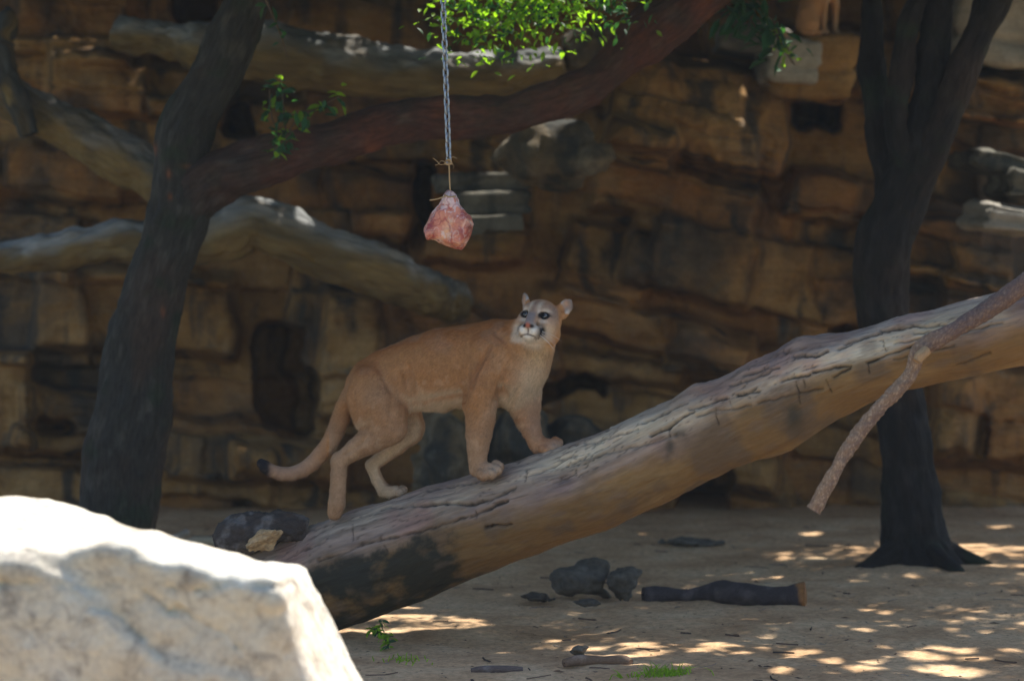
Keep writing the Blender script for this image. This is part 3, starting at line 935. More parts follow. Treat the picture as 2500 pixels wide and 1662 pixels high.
def bg_log(name, label, lst, seed, grey=(0.24, 0.245, 0.24), ochre=(0.20, 0.135, 0.052), nl=220, nr=80, dark=0.5, cat='log', group='old logs lying against the rock wall'):
    pts = log_pts(lst)
    V, Fq, bk, info = tube(pts, nl, nr, bark_disp(0.042, 0.034, 2.6, 22, 0.35, seed))
    S, TH = info['S'].ravel(), info['TH'].ravel()
    nb = len(S)
    up = np.cos(TH)
    n1 = fbm(bk[:nb] * 3 + seed, 4, seed); q = bk[:nb].copy(); q[:, 2] *= 0.25
    n2 = fbm(q * 12, 4, seed + 2)
    col = np.tile(np.array(ochre), (nb, 1))
    col = mixc(col, (0.22, 0.16, 0.068), smooth(0, 0.4, n2))
    col = mixc(col, (0.11, 0.075, 0.035), smooth(0.05, 0.5, n1) * 0.8)
    g = smooth(-0.15, 0.75, up + 0.4 * n1 + 0.25 * n2)
    col = mixc(col, grey, g)
    col = mixc(col, (0.055, 0.065, 0.06), smooth(0.0, 0.3, fbm(q * 5 + 3, 4, seed + 7)) * (0.25 + 0.75 * g) * (dark + 0.25))
    col = mixc(col, np.array(grey) * 1.35, smooth(0.10, 0.45, fbm(q * 16 + 13, 4, seed + 9)) * g * 0.8)
    col = mixc(col, (0.10, 0.072, 0.035), smooth(0.1, 0.35, fbm(q * 9 + 23, 4, seed + 11)) * 0.6)
    full = np.tile(np.array(ochre), (len(V), 1)); full[:nb] = col
    o = mesh_np(name, V, Fq, M_LOGB, None, col=full, vec=bk)
    i = int(np.argmin(pts[:, 2]))
    local_to(o, (pts[i, 0], pts[i, 1], pts[i, 2] - pts[i, 3]))
    return tag(o, label, cat, group)

bg_log('fallen_log', 'grey topped log running behind the top of both tree trunks to the boulder', [(285, 82, 21.9, 36), (400, 98, 21.8, 45), (520, 118, 21.6, 58), (650, 128, 21.4, 76), (800, 152, 21.4, 72), (960, 178, 21.4, 62), (1120, 188, 21.4, 58), (1260, 182, 21.5, 58), (1375, 165, 21.5, 50)], 3)
bg_log('fallen_log', 'steep log descending from the upper left edge to the forked trunk', [(-40, 190, 21.3, 50), (55, 255, 21.2, 46), (160, 308, 21.1, 52), (270, 370, 21.0, 58), (370, 428, 20.9, 62), (470, 500, 20.8, 60)], 5, grey=(0.17, 0.155, 0.135))
bg_log('fallen_log', 'long bent log crossing behind the forked trunk below the branch', [(-120, 640, 21.0, 38), (0, 630, 21.0, 38), (150, 612, 20.9, 40), (300, 585, 20.8, 44), (470, 590, 20.8, 52), (560, 562, 20.8, 66), (630, 545, 20.8, 68), (750, 596, 20.8, 66), (880, 645, 20.95, 66), (980, 688, 21.25, 62), (1050, 716, 21.8, 54), (1110, 738, 22.6, 44)], 7)
# dark knob-topped dead snag on the left edge
bg_log('dead_snag', 'dark knob-topped dead snag at the left edge above the steep log', [(70, 330, 20.9, 26), (45, 250, 20.9, 30), (18, 180, 20.9, 24), (10, 110, 20.9, 26), (14, 72, 20.9, 34), (15, 35, 20.9, 26), (15, 16, 20.9, 8)], 9, grey=(0.05, 0.055, 0.055), ochre=(0.05, 0.048, 0.04), nl=60, nr=40, cat='dead wood', group=None)

# dark broken branch stub lying against the log foot
def stub():
    t = thing('broken_branch', 'short charcoal broken branch with torn pale end on the log foot', 'broken branch', P(640, 1340, 15.6))
    pts = log_pts([(545, 1330, 15.72, 40), (582, 1306, 15.68, 50), (640, 1292, 15.66, 42), (705, 1284, 15.66, 38), (745, 1294, 15.68, 28)])
    V, Fq, bk, info = tube(pts, 120, 72, bark_disp(0.026, 0.020, 6, 36, 0.6, 4))
    n = fbm(bk * 14, 4, 4)
    col = np.tile(np.array([0.06, 0.050, 0.045]), (len(V), 1))
    col = mixc(col, (0.16, 0.145, 0.135), smooth(0.0, 0.35, n) * 0.9)
    mesh_np('branch_stub', V, Fq, M_BRANCH, t, col=col, vec=bk)
    wood = mat_plain('torn_wood', (0.50, 0.35, 0.19), 0.85, 0.5, 40, 0.8, 0.01)
    V, Fq = boulder(np.zeros(3), np.array([0.118, 0.06, 0.058]), 31, 0.006, planes=9, rough=0.10, cut=0.55)
    V = V * (1 + 0.30 * fbm(V * [16, 50, 50], 4, 7)[:, None])
    r = math.radians(-24)
    V = V @ np.array([[math.cos(r), 0, -math.sin(r)], [0, 1, 0], [math.sin(r), 0, math.cos(r)]])
    V = V + P(648, 1312, 15.545)
    mesh_np('torn_wood', V, Fq, wood, t, smooth_shade=False)
stub()

# leaning dead branch in front of the log, on the right
def dead_branch():
    lst = [(2760, 470, 13.75, 24), (2620, 590, 13.85, 23), (2500, 692, 13.95, 21), (2400, 764, 14.02, 23), (2320, 810, 14.05, 22), (2262, 842, 14.06, 22), (2238, 868, 14.06, 21), (2222, 915, 14.04, 18), (2180, 962, 14.02, 17),
           (2130, 1014, 14.0, 18), (2075, 1088, 13.98, 16), (2030, 1165, 13.96, 15), (2000, 1222, 13.95, 16), (1986, 1246, 13.95, 17)]
    V, Fq, bk, info = tube(log_pts(lst), 320, 40, bark_disp(0.010, 0.009, 7, 60, 0.55, 6))
    S = info['S'].ravel(); nb = len(S); up = np.cos(info['TH'].ravel())
    n = fbm(bk * [55, 55, 30], 4, 8); n2 = fbm(bk * [10, 10, 3], 3, 2)
    col = np.tile(np.array([0.135, 0.095, 0.088]), (len(V), 1))
    L = S.max()
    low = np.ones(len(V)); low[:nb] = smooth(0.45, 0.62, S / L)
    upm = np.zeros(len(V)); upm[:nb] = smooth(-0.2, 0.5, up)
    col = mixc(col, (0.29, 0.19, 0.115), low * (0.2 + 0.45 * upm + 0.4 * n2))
    n3 = fbm(bk * [140, 140, 90], 3, 18)
    col = mixc(col, (0.42, 0.31, 0.21), smooth(0.0, 0.5, n3) * (0.25 + 0.5 * low))
    col = mixc(col, (0.11, 0.08, 0.075), smooth(0.15, 0.6, -n) * 0.6)
    t = thing('dead_branch', 'bare crooked branch hanging across the log near the right edge', 'branch', P(2300, 822, 14.05))
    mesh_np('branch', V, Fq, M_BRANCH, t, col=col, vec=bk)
    V, Fq, bk, info = tube(log_pts([(2262, 855, 14.0, 12), (2246, 870, 13.97, 14), (2238, 882, 13.96, 9)]), 12, 16, bark_disp(0.004, 0.003, 20, 50, 1, 3))
    mesh_np('broken_twig', V, Fq, M_BRANCH, t, col=np.tile(np.array([0.36, 0.24, 0.13]), (len(V), 1)), vec=bk)
dead_branch()

# ------------------------------------------------------------------ trees
def limb(name, lst, parent, seed, nl=160, nr=56, tint=None, red=0.0, amp=1.0, moss=0.65, pts=None):
    pts = log_pts(lst) if pts is None else np.asarray(pts, float)
    V, Fq, bk, info = tube(pts, nl, nr, bark_disp(0.026 * amp, 0.034 * amp, 3, 14, 0.28, seed), ref=(0, -1, 0.2) if abs((pts[-1] - pts[0])[2]) > abs((pts[-1] - pts[0])[0]) else (0, 0, 1.0))
    n1 = fbm(bk * 4 + seed, 4, seed); q = bk.copy(); q[:, 2] *= 0.3
    n2 = fbm(q * 22, 4, seed + 1)
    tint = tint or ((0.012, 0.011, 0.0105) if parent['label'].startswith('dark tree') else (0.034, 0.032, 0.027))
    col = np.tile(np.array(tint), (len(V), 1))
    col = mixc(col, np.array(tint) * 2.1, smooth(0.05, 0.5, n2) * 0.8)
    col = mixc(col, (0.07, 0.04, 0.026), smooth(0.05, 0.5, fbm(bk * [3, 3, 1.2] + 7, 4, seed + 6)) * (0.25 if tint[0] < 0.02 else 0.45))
    if name == 'trunk' and tint[0] > 0.02:
        r_ = V - CC; d_ = r_ @ CF; x_ = 1250 + (r_ @ CR) / d_ * F_PX; y_ = 831 - (r_ @ CU) / d_ * F_PX
        for sx_, sy_, rx_, ry_ in [(412, 425, 6, 11), (452, 406, 13, 6), (398, 762, 6, 13), (378, 365, 6, 14), (415, 480, 5, 8)]:
            col = mixc(col, (0.30, 0.10, 0.04), np.exp(-((x_ - sx_) / rx_) ** 2 - ((y_ - sy_) / ry_) ** 2) * 0.5)
    if red:
        s = bk[:, 2] / bk[:, 2].max()
        col = mixc(col, (0.11, 0.032, 0.018), red * smooth(0.05, 0.3, s) * (0.6 + 0.6 * n1))
        col = mixc(col, (0.22, 0.07, 0.025), red * smooth(0.3, 0.6, n1) * 0.6)
    col = mixc(col, (0.018, 0.032, 0.016), smooth(0.1, 0.5, fbm(bk * 5 + 3, 4, seed + 4)) * moss)
    return mesh_np(name, V, Fq, M_BARK, parent, col=col, vec=bk)

D = 18.6
fork = thing('forked_tree', 'dark forked tree at left with a branch sweeping right', 'tree', G(290, 1400))
limb('trunk', [(282, 1420, D, 96), (286, 1290, D, 92), (300, 1130, D, 101), (322, 1000, D, 93), (343, 850, D, 83), (378, 700, D, 74), (412, 600, D, 72), (440, 510, D, 76), (440, 410, D, 67), (455, 320, D, 65), (490, 250, D, 62), (532, 180, D, 57),
               (565, 100, D, 57), (602, 0, D, 55), (650, -140, D, 52), (700, -330, D, 46), (720, -560, D, 38)], fork, 13, 420, 96)
limb('limb', [(372, 700, D, 46), (398, 610, D, 58), (432, 530, D, 66), (484, 466, D - .02, 66), (540, 428, D - .05, 62), (600, 408, D - .08, 60), (700, 378, D - .1, 58), (800, 350, D - .1, 51), (900, 322, D - .05, 50), (1000, 292, D, 53), (1100, 289, D, 50), (1200, 281, D, 47),
              (1300, 262, D, 47), (1400, 226, D, 46), (1480, 180, D, 47), (1530, 130, D, 58), (1575, 92, D, 70), (1640, 40, D, 68), (1720, -20, D, 60), (1850, -140, D, 55), (1950, -330, D, 46)], fork, 17, 420, 80, red=0.9, moss=0.25)
for k, (lst) in enumerate([
        [(650, -140, D, 30), (560, -260, D - .8, 24), (420, -420, D - 1.6, 16)],
        [(660, -180, D, 30), (820, -330, D - 1.0, 26), (1000, -470, D - 2.2, 20), (1090, -560, D - 3.4, 18), (1180, -640, D - 4.4, 10)],
        [(700, -330, D, 30), (800, -450, D + 1.2, 22), (950, -560, D + 2.5, 14)],
        [(700, -330, D, 26), (500, -470, D + 1.5, 20), (300, -580, D + 2.5, 12)],
        [(1850, -140, D, 30), (1700, -260, D + 1, 22), (1500, -400, D + 2, 14)]]):
    limb('limb', lst, fork, 60 + k, 60, 20, amp=0.5)
# small scars on the trunk
for px, py in [(412, 425), (452, 408), (398, 760)]:
    pass

D2 = 19.2
dark = thing('dark_tree', 'dark tree at right with spreading roots and four upright limbs', 'tree', G(2230, 1372))
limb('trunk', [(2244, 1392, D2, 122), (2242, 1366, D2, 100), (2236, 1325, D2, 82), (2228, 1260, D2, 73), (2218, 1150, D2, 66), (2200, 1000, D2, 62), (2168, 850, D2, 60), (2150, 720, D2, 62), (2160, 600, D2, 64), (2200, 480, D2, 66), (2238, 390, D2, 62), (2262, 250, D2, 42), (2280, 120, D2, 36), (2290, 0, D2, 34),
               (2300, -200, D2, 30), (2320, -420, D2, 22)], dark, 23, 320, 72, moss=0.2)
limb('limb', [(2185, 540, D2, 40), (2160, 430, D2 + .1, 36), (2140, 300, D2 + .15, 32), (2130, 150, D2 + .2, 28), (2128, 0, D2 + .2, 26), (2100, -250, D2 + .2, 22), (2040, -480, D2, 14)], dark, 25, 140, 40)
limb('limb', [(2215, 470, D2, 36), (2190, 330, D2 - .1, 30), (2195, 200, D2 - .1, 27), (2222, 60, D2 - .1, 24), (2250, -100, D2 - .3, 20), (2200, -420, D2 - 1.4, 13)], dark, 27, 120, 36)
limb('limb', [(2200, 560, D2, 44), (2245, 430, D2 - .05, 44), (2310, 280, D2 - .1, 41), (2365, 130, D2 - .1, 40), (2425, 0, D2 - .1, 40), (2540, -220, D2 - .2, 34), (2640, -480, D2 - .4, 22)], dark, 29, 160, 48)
for k, (x1, y1, r) in enumerate([(2440, 1376, 10), (2075, 1388, 7), (2360, 1396, 9)]):
    gx = G(x1, y1)
    a = P(2238, 1320, D2)
    mid = (a * 0.35 + gx * 0.65); mid[2] = 0.02
    s = mpp(D2)
    limb('root', None, dark, 70 + k, 40, 20, amp=0.5, pts=[[*a, 40 * s], [*mid, 22 * s], [*(gx * 0.8 + mid * 0.2 + np.array([0, 0, -0.03])), 10 * s], [*(gx + np.array([0, 0, -0.05])), r * s]])

# crowns: leaf clumps above the frame; gaps let the sun through where the photograph shows it
S_ = np.array(SUN)
SUNNY = [(np.array([-1.3, 11.0, 1.0]), 1.25), (np.array([-2.1, 11.0, 1.0]), 1.0), (np.array([-0.7, 10.9, 0.7]), 0.6), (P(1130, 20, 17.8), 0.32), (P(1250, 20, 17.8), 0.34), (P(1370, 10, 17.8), 0.34), (P(1480, 0, 17.8), 0.26), (P(1310, 300, 20.9), 0.24), (P(1350, 296, 20.9), 0.2), (P(1245, 345, 20.7), 0.12), (P(1185, 490, 21.3), 0.18),
         (P(2470, 515, 21.3), 0.3), (P(2490, 425, 21.4), 0.2), (P(2415, 372, 21.6), 0.16), (P(1330, 130, 21.4), 0.2), (P(1180, 135, 21.4), 0.1), (P(1010, 125, 21.4), 0.09), (P(2450, 40, 22.8), 0.45), (P(1900, 80, 22.5), 0.2),
         (P(990, 1145, 21.0), 0.10), (P(1010, 1095, 21.0), 0.06), (P(1040, 1040, 21.1), 0.06), (P(500, 1320, 20.2), 0.2), (P(975, 606, 20.8), 0.11), (P(640, 490, 20.7), 0.05), (P(735, 530, 20.7), 0.07), (P(330, 560, 20.8), 0.06), (P(1060, 130, 21.4), 0.06), (P(2380, 735, 14.45), 0.10), (P(1920, 140, 19.0), 0.12), (P(2250, 80, 22.3), 0.10), (G(2440, 1285), 0.10), (P(655, 368, 18.2), 0.05),
         (G(1000, 1480), 0.08), (G(930, 1585), 0.10)]
_rl = np.random.default_rng(77)
for _k in range(34):                                              # streaks along the front of the sand
    SUNNY.append((G(_rl.uniform(1450, 2500), _rl.uniform(1575, 1640)), _rl.uniform(0.03, 0.085)))
for _k in range(22):
    SUNNY.append((G(_rl.uniform(1400, 2500), _rl.uniform(1575, 1645)), _rl.uniform(0.05, 0.10)))
for _k in range(46):                                              # flecks round the dark log and the tree foot
    SUNNY.append((G(_rl.uniform(1850, 2500), _rl.uniform(1350, 1570)), _rl.uniform(0.025, 0.06)))
for _k in range(20):
    SUNNY.append((G(_rl.uniform(880, 1700), _rl.uniform(1370, 1600)), _rl.uniform(0.025, 0.06)))
for _k in range(10):
    SUNNY.append((P(_rl.uniform(1220, 1420), _rl.uniform(290, 340), 21.0), _rl.uniform(0.03, 0.06)))

SHADY = [P(180, 150, 22.2), P(120, 120, 22.2), P(1800, 130, 21.8), P(250, 110, 22.2), P(1000, 950, 15.3), P(1250, 850, 15.2), P(850, 1000, 15.5), P(1100, 800, 15.3), P(1600, 1030, 14.9), P(1900, 900, 14.7), P(1300, 1100, 15.2), P(1098, 530, 15.2), P(2150, 820, 14.6), P(900, 1250, 15.6)]

def leaf_quads(C_, N_, ax, L, W):
    """rhombus leaves: centre, normal, long axis, length, width -> verts, quads"""
    b = np.cross(N_, ax); b /= np.linalg.norm(b, axis=1, keepdims=True) + 1e-9
    L = L[:, None]; W = W[:, None]
    V = np.stack([C_ - ax * L / 2, C_ + b * W / 2 - ax * L * 0.05 + N_ * L * 0.06, C_ + ax * L / 2, C_ - b * W / 2 - ax * L * 0.05 + N_ * L * 0.06], 1).reshape(-1, 3)
    return V, np.arange(len(V)).reshape(-1, 4)

def unit(rg, n):
    v = rg.normal(size=(n, 3))
    return v / np.linalg.norm(v, axis=1, keepdims=True)

def crowns():
    rg = np.random.default_rng(99)
    clumps = []
    for k in range(430):
        y = rg.uniform(14.8, 26.0)
        zb = max(CAM_H + (512 + 90) / F_PX * y + 0.45, 4.1)
        clumps.append((rg.uniform(-6.5, 6.8), y, zb + rg.uniform(0, 1.0) ** 1.3 * 2.3, rg.uniform(0.45, 0.85)))
    for k in range(130):  # rear clumps added out of view to keep sun flecks off the wall
        y = rg.uniform(22.5, 27.5)
        clumps.append((rg.uniform(-5.5, 6.5), y, max(CAM_H + 602 / F_PX * y + 0.45, 4.3) + rg.uniform(0, 1.6), rg.uniform(0.5, 0.85)))
    for p in SHADY:  # extra unseen clumps added along sun rays to block light here
        for k in range(4):
            t = rg.uniform(3.4, 5.0)
            q = p + S_ * t
            clumps.append((q[0] + rg.normal() * .3, q[1] + rg.normal() * .3, max(q[2], 4.1), rg.uniform(0.5, 0.7)))
    Cs, L = [], []
    for (x, y, z, r) in clumps:
        n = int(430 * (r / 0.65) ** 2)
        v = unit(rg, n) * (rg.uniform(0, 1, (n, 1)) ** 0.45) * r * np.array([1, 1, 0.6])
        Cs.append(v + [x, y, z])
    Cs = np.concatenate(Cs)
    # stay above the frame as seen from the camera, and leave the sun lanes open
    rel = Cs - CC
    dep = rel @ CF
    py = 831 - (rel @ CU) / dep * F_PX
    keep = py < -60
    keep &= Cs[:, 1] > 13.9 + 0.47 * np.maximum(Cs[:, 2] - 5.0, -1)
    for p, r in SUNNY:
        v = Cs - p
        t = v @ S_
        dist = np.linalg.norm(v - t[:, None] * S_, axis=1)
        keep &= ~((t > 0) & (dist < r))
    Cs = Cs[keep]
    n = len(Cs)
    N_ = unit(rg, n) * 0.8 + [0, 0, 0.9]; N_ /= np.linalg.norm(N_, axis=1, keepdims=True)
    ax = np.cross(N_, unit(rg, n)); ax /= np.linalg.norm(ax, axis=1, keepdims=True)
    Ln = rg.uniform(0.10, 0.17, n); W = Ln * rg.uniform(0.42, 0.6, n)
    left = Cs[:, 0] + 0.5 * rg.normal(size=n) < 1.2
    for m, par in ((left, fork), (~left, dark)):
        V, Fq = leaf_quads(Cs[m], N_[m], ax[m], Ln[m], W[m])
        stuff(mesh_np('crown', V, Fq, M_LEAF_S, par, smooth_shade=False))
crowns()

# thin bluish volume added to veil the view and lift the blacks
def added_haze():
    x0, x1, y0, y1, z0, z1 = -165, 165, -75, 275, -1.3, 10.5
    V = [(x, y, z) for x in (x0, x1) for y in (y0, y1) for z in (z0, z1)]
    o = mesh_np('added_haze', np.array(V, float), [(0, 1, 3, 2), (4, 6, 7, 5), (0, 4, 5, 1), (2, 3, 7, 6), (0, 2, 6, 4), (1, 5, 7, 3)], None, smooth_shade=False)
    m = bpy.data.materials.new('veil_volume')
    m.use_nodes = True
    nt = m.node_tree
    nt.nodes.clear()
    out = nt.nodes.new('ShaderNodeOutputMaterial')
    pv = nt.nodes.new('ShaderNodeVolumePrincipled')
    pv.inputs['Color'].default_value = (0.84, 0.92, 1.0, 1)
    pv.inputs['Density'].default_value = 0.0006
    nt.links.new(pv.outputs[0], out.inputs['Volume'])
    o.data.materials.append(m)
    stuff(o)
added_haze()

# single leaves (shared mesh), sprigs and hanging foliage
def leaf_mesh(name, mat, L=1.0, W=0.45):
    v = [(0, 0, 0), (0.3 * L, W * 0.42, 0.05), (0.6 * L, W * 0.46, 0.03), (L, 0, -0.1), (0.6 * L, -W * 0.46, 0.03), (0.3 * L, -W * 0.42, 0.05), (0.3 * L, 0, 0), (0.62 * L, 0, -0.02)]
    f = [(0, 6, 1), (6, 7, 2, 1), (7, 3, 2), (0, 5, 6), (6, 5, 4, 7), (7, 4, 3)]
    me = bpy.data.meshes.new(name)
    me.from_pydata(v, [], f); me.update()
    me.materials.append(mat)
    return me
LM_B = leaf_mesh('leaf_fresh', M_LEAF_B); LM_D = leaf_mesh('leaf_dark', M_LEAF_D)
LM_LONG = leaf_mesh('leaf_long', M_LEAF_D, 1.0, 0.26)

def put_leaf(me, parent, pos, size, rg, droop=0.3, name='leaf'):
    o = bpy.data.objects.new(name, me)
    COL.objects.link(o)
    o.parent = parent
    base = parent.matrix_world.translation if parent.parent is None else Vector((0, 0, 0))
    root = parent
    while root.parent:
        root = root.parent
    off = Vector(pos) - root.location
    o.location = off
    o.rotation_euler = (rg.uniform(-0.9, 0.9), droop + rg.uniform(-0.5, 0.9), rg.uniform(0, 6.28))
    o.scale = (size, size, size)
    return o

def twig(lst, parent, r=3.0, col=(0.12, 0.08, 0.05), name='twig'):
    pts = log_pts([(a, b, d, r * (1 - 0.6 * k / len(lst))) for k, (a, b, d) in enumerate(lst)])
    V, Fq, bk, _ = tube(pts, 10 * len(lst), 8, None)
    return mesh_np(name, V, Fq, M_BRANCH, parent, col=np.tile(np.array(col), (len(V), 1)), vec=bk)

def child_part(name, parent):
    """a twig mesh acts as the part that carries its leaves"""
    return parent

def sprig(parent, line, n, size, spread, me_list, seed, nm='sprig'):
    rg = np.random.default_rng(seed)
    t = twig(line, parent, 2.6, name=nm)
    pts = np.array([P(*p) for p in line])
    c = catmull(pts, 60)
    root = parent.location
    for k in range(n):
        q = c[int(rg.uniform(0.12, 1.0) * 59)] + rg.normal(size=3) * spread
        o = bpy.data.objects.new('leaf', me_list[int(rg.integers(0, len(me_list)))])
        COL.objects.link(o)
        o.parent = t
        o.location = q
        o.rotation_euler = (rg.uniform(-1.0, 1.0), rg.uniform(-0.4, 1.2), rg.uniform(0, 6.28))
        sz = size * rg.uniform(0.7, 1.25)
        o.scale = (sz, sz, sz)
    return t

DS = 18.15
sprig(fork, [(700, 345, DS), (695, 290, DS), (690, 240, DS), (685, 185, DS)], 48, 0.078, 0.035, [LM_D, LM_D, LM_D, LM_B], 1)
sprig(fork, [(705, 320, DS), (735, 285, DS), (780, 262, DS), (835, 232, DS)], 40, 0.075, 0.028, [LM_D, LM_D, LM_B], 2)
sprig(fork, [(705, 330, DS), (672, 305, DS), (662, 275, DS), (658, 220, DS)], 18, 0.065, 0.022, [LM_D, LM_B], 3)
sprig(fork, [(715, 320, DS), (690, 345, DS - .02), (668, 368, DS - .03)], 24, 0.075, 0.028, [LM_D, LM_D, LM_B], 4)
sprig(fork, [(640, -20, DS), (675, 60, DS), (690, 100, DS), (700, 140, DS)], 9, 0.085, 0.02, [LM_D], 5)
DB = 17.8
for k, (line, n) in enumerate([([(1350, -120, DB), (1250, -40, DB), (1160, 30, DB), (1085, 50, DB)], 50), ([(1350, -120, DB), (1270, 0, DB), (1200, 70, DB), (1160, 120, DB)], 50),
                               ([(1350, -120, DB), (1320, -20, DB), (1290, 50, DB), (1275, 105, DB)], 48), ([(1400, -120, DB), (1390, -30, DB), (1400, 20, DB), (1420, 50, DB)], 36),
                               ([(1500, -120, DB), (1500, -30, DB), (1515, 10, DB), (1530, 35, DB)], 26), ([(1200, -120, DB), (1140, -40, DB), (1100, 0, DB), (1090, 20, DB)], 36)]):
    sprig(fork, line, int(n * 6.5), 0.058, 0.095, [LM_B, LM_B, LM_B, LM_D] if k != 4 else [LM_D, LM_D, LM_B], 20 + k)
sprig(fork, [(1470, -60, 18.0), (1490, 0, 18.0), (1500, 35, 18.0)], 20, 0.095, 0.035, [LM_D], 31)
DR = 18.9
for k, (line, n) in enumerate([([(1760, -60, DR), (1800, 0, DR), (1840, 60, DR), (1880, 130, DR)], 16), ([(1760, -60, DR), (1770, 10, DR), (1790, 70, DR)], 10), ([(1820, -40, DR), (1870, 30, DR), (1915, 100, DR), (1940, 160, DR)], 14)]):
    sprig(fork, line, int(n * 2.4), 0.17, 0.06, [LM_LONG, LM_LONG, LM_D], 40 + k)
sprig(fork, [(1880, 60, DR), (1910, 110, DR), (1935, 155, DR)], 26, 0.055, 0.035, [LM_B], 44)

# ------------------------------------------------------------------ chain, twine and meat
def chain():
    DC = 15.15
    s = mpp(DC)
    t = thing('chain', 'galvanised steel chain hanging down to the meat', 'chain', P(1096, 400, DC))
    pitch, wire, wid = 17.75 * s, 2.5 * s, 6.0 * s
    n_a, n_b = 28, 8
    a = np.linspace(0, 2 * np.pi, n_a, endpoint=False)
    hl = pitch / 2 + wire - wid
    path = np.stack([wid * np.cos(a), np.zeros(n_a), wid * np.sin(a) + np.sign(np.sin(a)) * max(hl, 0)], 1)
    T = np.roll(path, -1, 0) - np.roll(path, 1, 0); T /= np.linalg.norm(T, axis=1, keepdims=True)
    Nn = np.stack([-T[:, 2], T[:, 1], T[:, 0]], 1)
    V = []
    for k in range(n_a):
        for j in range(n_b):
            b = 2 * np.pi * j / n_b
            V.append(path[k] + wire * (math.cos(b) * Nn[k] + math.sin(b) * np.array([0, 1, 0])))
    Fq = np.array([[k * n_b + j, k * n_b + (j + 1) % n_b, ((k + 1) % n_a) * n_b + (j + 1) % n_b, ((k + 1) % n_a) * n_b + j] for k in range(n_a) for j in range(n_b)])
    first = None
    p_lo, p_hi = P(1097, 398, DC), P(1058, -700, DC)
    L = np.linalg.norm(p_hi - p_lo)
    dirv = Vector((p_hi - p_lo) / L)
    q = dirv.to_track_quat('Z', 'Y')
    for i in range(int(L / pitch)):
        if first is None:
            o = first = mesh_np('link', V, Fq, M_STEEL, t)
            o.matrix_parent_inverse = Matrix.Identity(4)
        else:
            o = first.copy(); COL.objects.link(o); o.parent = t
            o.matrix_parent_inverse = Matrix.Identity(4)
        o.location = dirv * (i * pitch + pitch * 0.5)
        o.rotation_mode = 'QUATERNION'
        o.rotation_quaternion = q @ Matrix.Rotation((0.15 if i % 2 else 0.15 + math.pi / 2) + 0.012 * i, 3, 'Z').to_quaternion()
    # twine
    tw = thing('twine', 'frayed brown twine tying the meat to the chain', 'twine', P(1100, 475, DC))
    def strand(lst, r, nm):
        pts = log_pts([(a, b, DC + dz, r) for a, b, dz in lst])
        V, Fq, bk, _ = tube(pts, 12 * len(lst), 8, None)
        mesh_np(nm, V, Fq, M_TWINE, tw)
    strand([(1094, 392, 0), (1096, 402, -.012), (1097, 420, -.005), (1098, 450, 0), (1100, 480, 0)], 1.9, 'cord')
    strand([(1086, 398, -.01), (1092, 402, -.014), (1099, 400, -.014), (1104, 400, -.008)], 2.6, 'knot')
    strand([(1088, 394, .01), (1095, 390, -.014), (1102, 396, -.01), (1095, 403, -.014)], 2.2, 'knot')
    strand([(1093, 400, -.01), (1075, 402, -.02), (1068, 395, -.02), (1057, 386, -.02)], 0.8, 'loose_end')
    strand([(1093, 400, -.01), (1078, 393, -.02), (1070, 401, -.01), (1062, 404, -.02)], 0.7, 'loose_end')
    strand([(1098, 397, -.01), (1104, 384, -.02), (1116, 387, -.02)], 0.8, 'loose_end')
    strand([(1100, 398, -.01), (1108, 405, .0), (1106, 412, .01)], 0.6, 'loose_end')
    strand([(1097, 476, -.02), (1085, 480, -.05), (1068, 486, -.06), (1049, 489, -.06)], 1.7, 'loose_end')
    strand([(1085, 476, -.035), (1098, 481, -.05), (1112, 479, -.03)], 1.9, 'loop')
    # meat
    h = 1.6
    lo = np.array([1020, -640, -70.0]); hi = np.array([1180, -455, 70.0])
    n = np.ceil((hi - lo) / h).astype(int) + 1
    X, Y, Z = np.meshgrid(*[lo[i] + np.arange(n[i]) * h for i in range(3)], indexing='ij')
    def ell(cx, cy, cz, rx, ry, rz, rot=0):
        a = math.radians(rot)
        x, y = X - cx, -(Y) * -1 - (-cy)
        y = Y + cy
        xr, yr = x * math.cos(a) + y * math.sin(a), -x * math.sin(a) + y * math.cos(a)
        return (np.sqrt((xr / rx) ** 2 + (yr / ry) ** 2 + ((Z - cz) / rz) ** 2) - 1) * min(rx, ry, rz)
    f = ell(1096, 552, 0, 45, 42, 38, -28)
    f = smin(f, ell(1120, 575, -6, 30, 32, 30, -50), 14)
    f = smin(f, ell(1075, 540, 5, 24, 30, 30, 20), 12)
    f = smin(f, ell(1098, 500, 0, 18, 30, 20, 12), 10)
    f = smin(f, ell(1116, 515, -8, 10, 36, 14, 38), 5)
    f = smin(f, ell(1140, 548, -12, 16, 22, 18, 10), 6)
    f = smin(f, ell(1050, 562, -8, 9, 20, 10, -8), 6)
    f = smin(f, ell(1054, 576, -10, 6, 8, 7, 0), 4)
    p = np.stack([X, Y, Z], -1)
    f = f - 5.0
    for ax_, ay_, bx_, by_, zz_ in [(1052, 528, 1084, 478, -0.25), (1046, 580, 1126, 614, -0.35), (1126, 614, 1158, 553, -0.2), (1150, 528, 1116, 478, -0.3)]:
        nx_, ny_ = (by_ - ay_), -(bx_ - ax_)
        L_ = math.hypot(nx_, ny_); nx_, ny_ = nx_ / L_, ny_ / L_
        if (1098 - ax_) * nx_ + (548 - ay_) * ny_ > 0:
            nx_, ny_ = -nx_, -ny_
        pl = (X - ax_) * nx_ + (-Y - ay_) * ny_ + zz_ * Z
        f = smax(f, pl, 7)
    f = smax(f, -(Z + 30 + 0.25 * (X - 1098)), 8)
    f = smin(f, ell(1049, 568, -14, 9, 17, 9, -12), 6)
    f = f + 4.0 * fbm(p / 24, 3, 61) + 3.2 * np.abs(fbm(p / 15, 3, 63)) - 1.2
    V, Fq = nets(f, lo, h)
    N = vnormals(V, Fq)
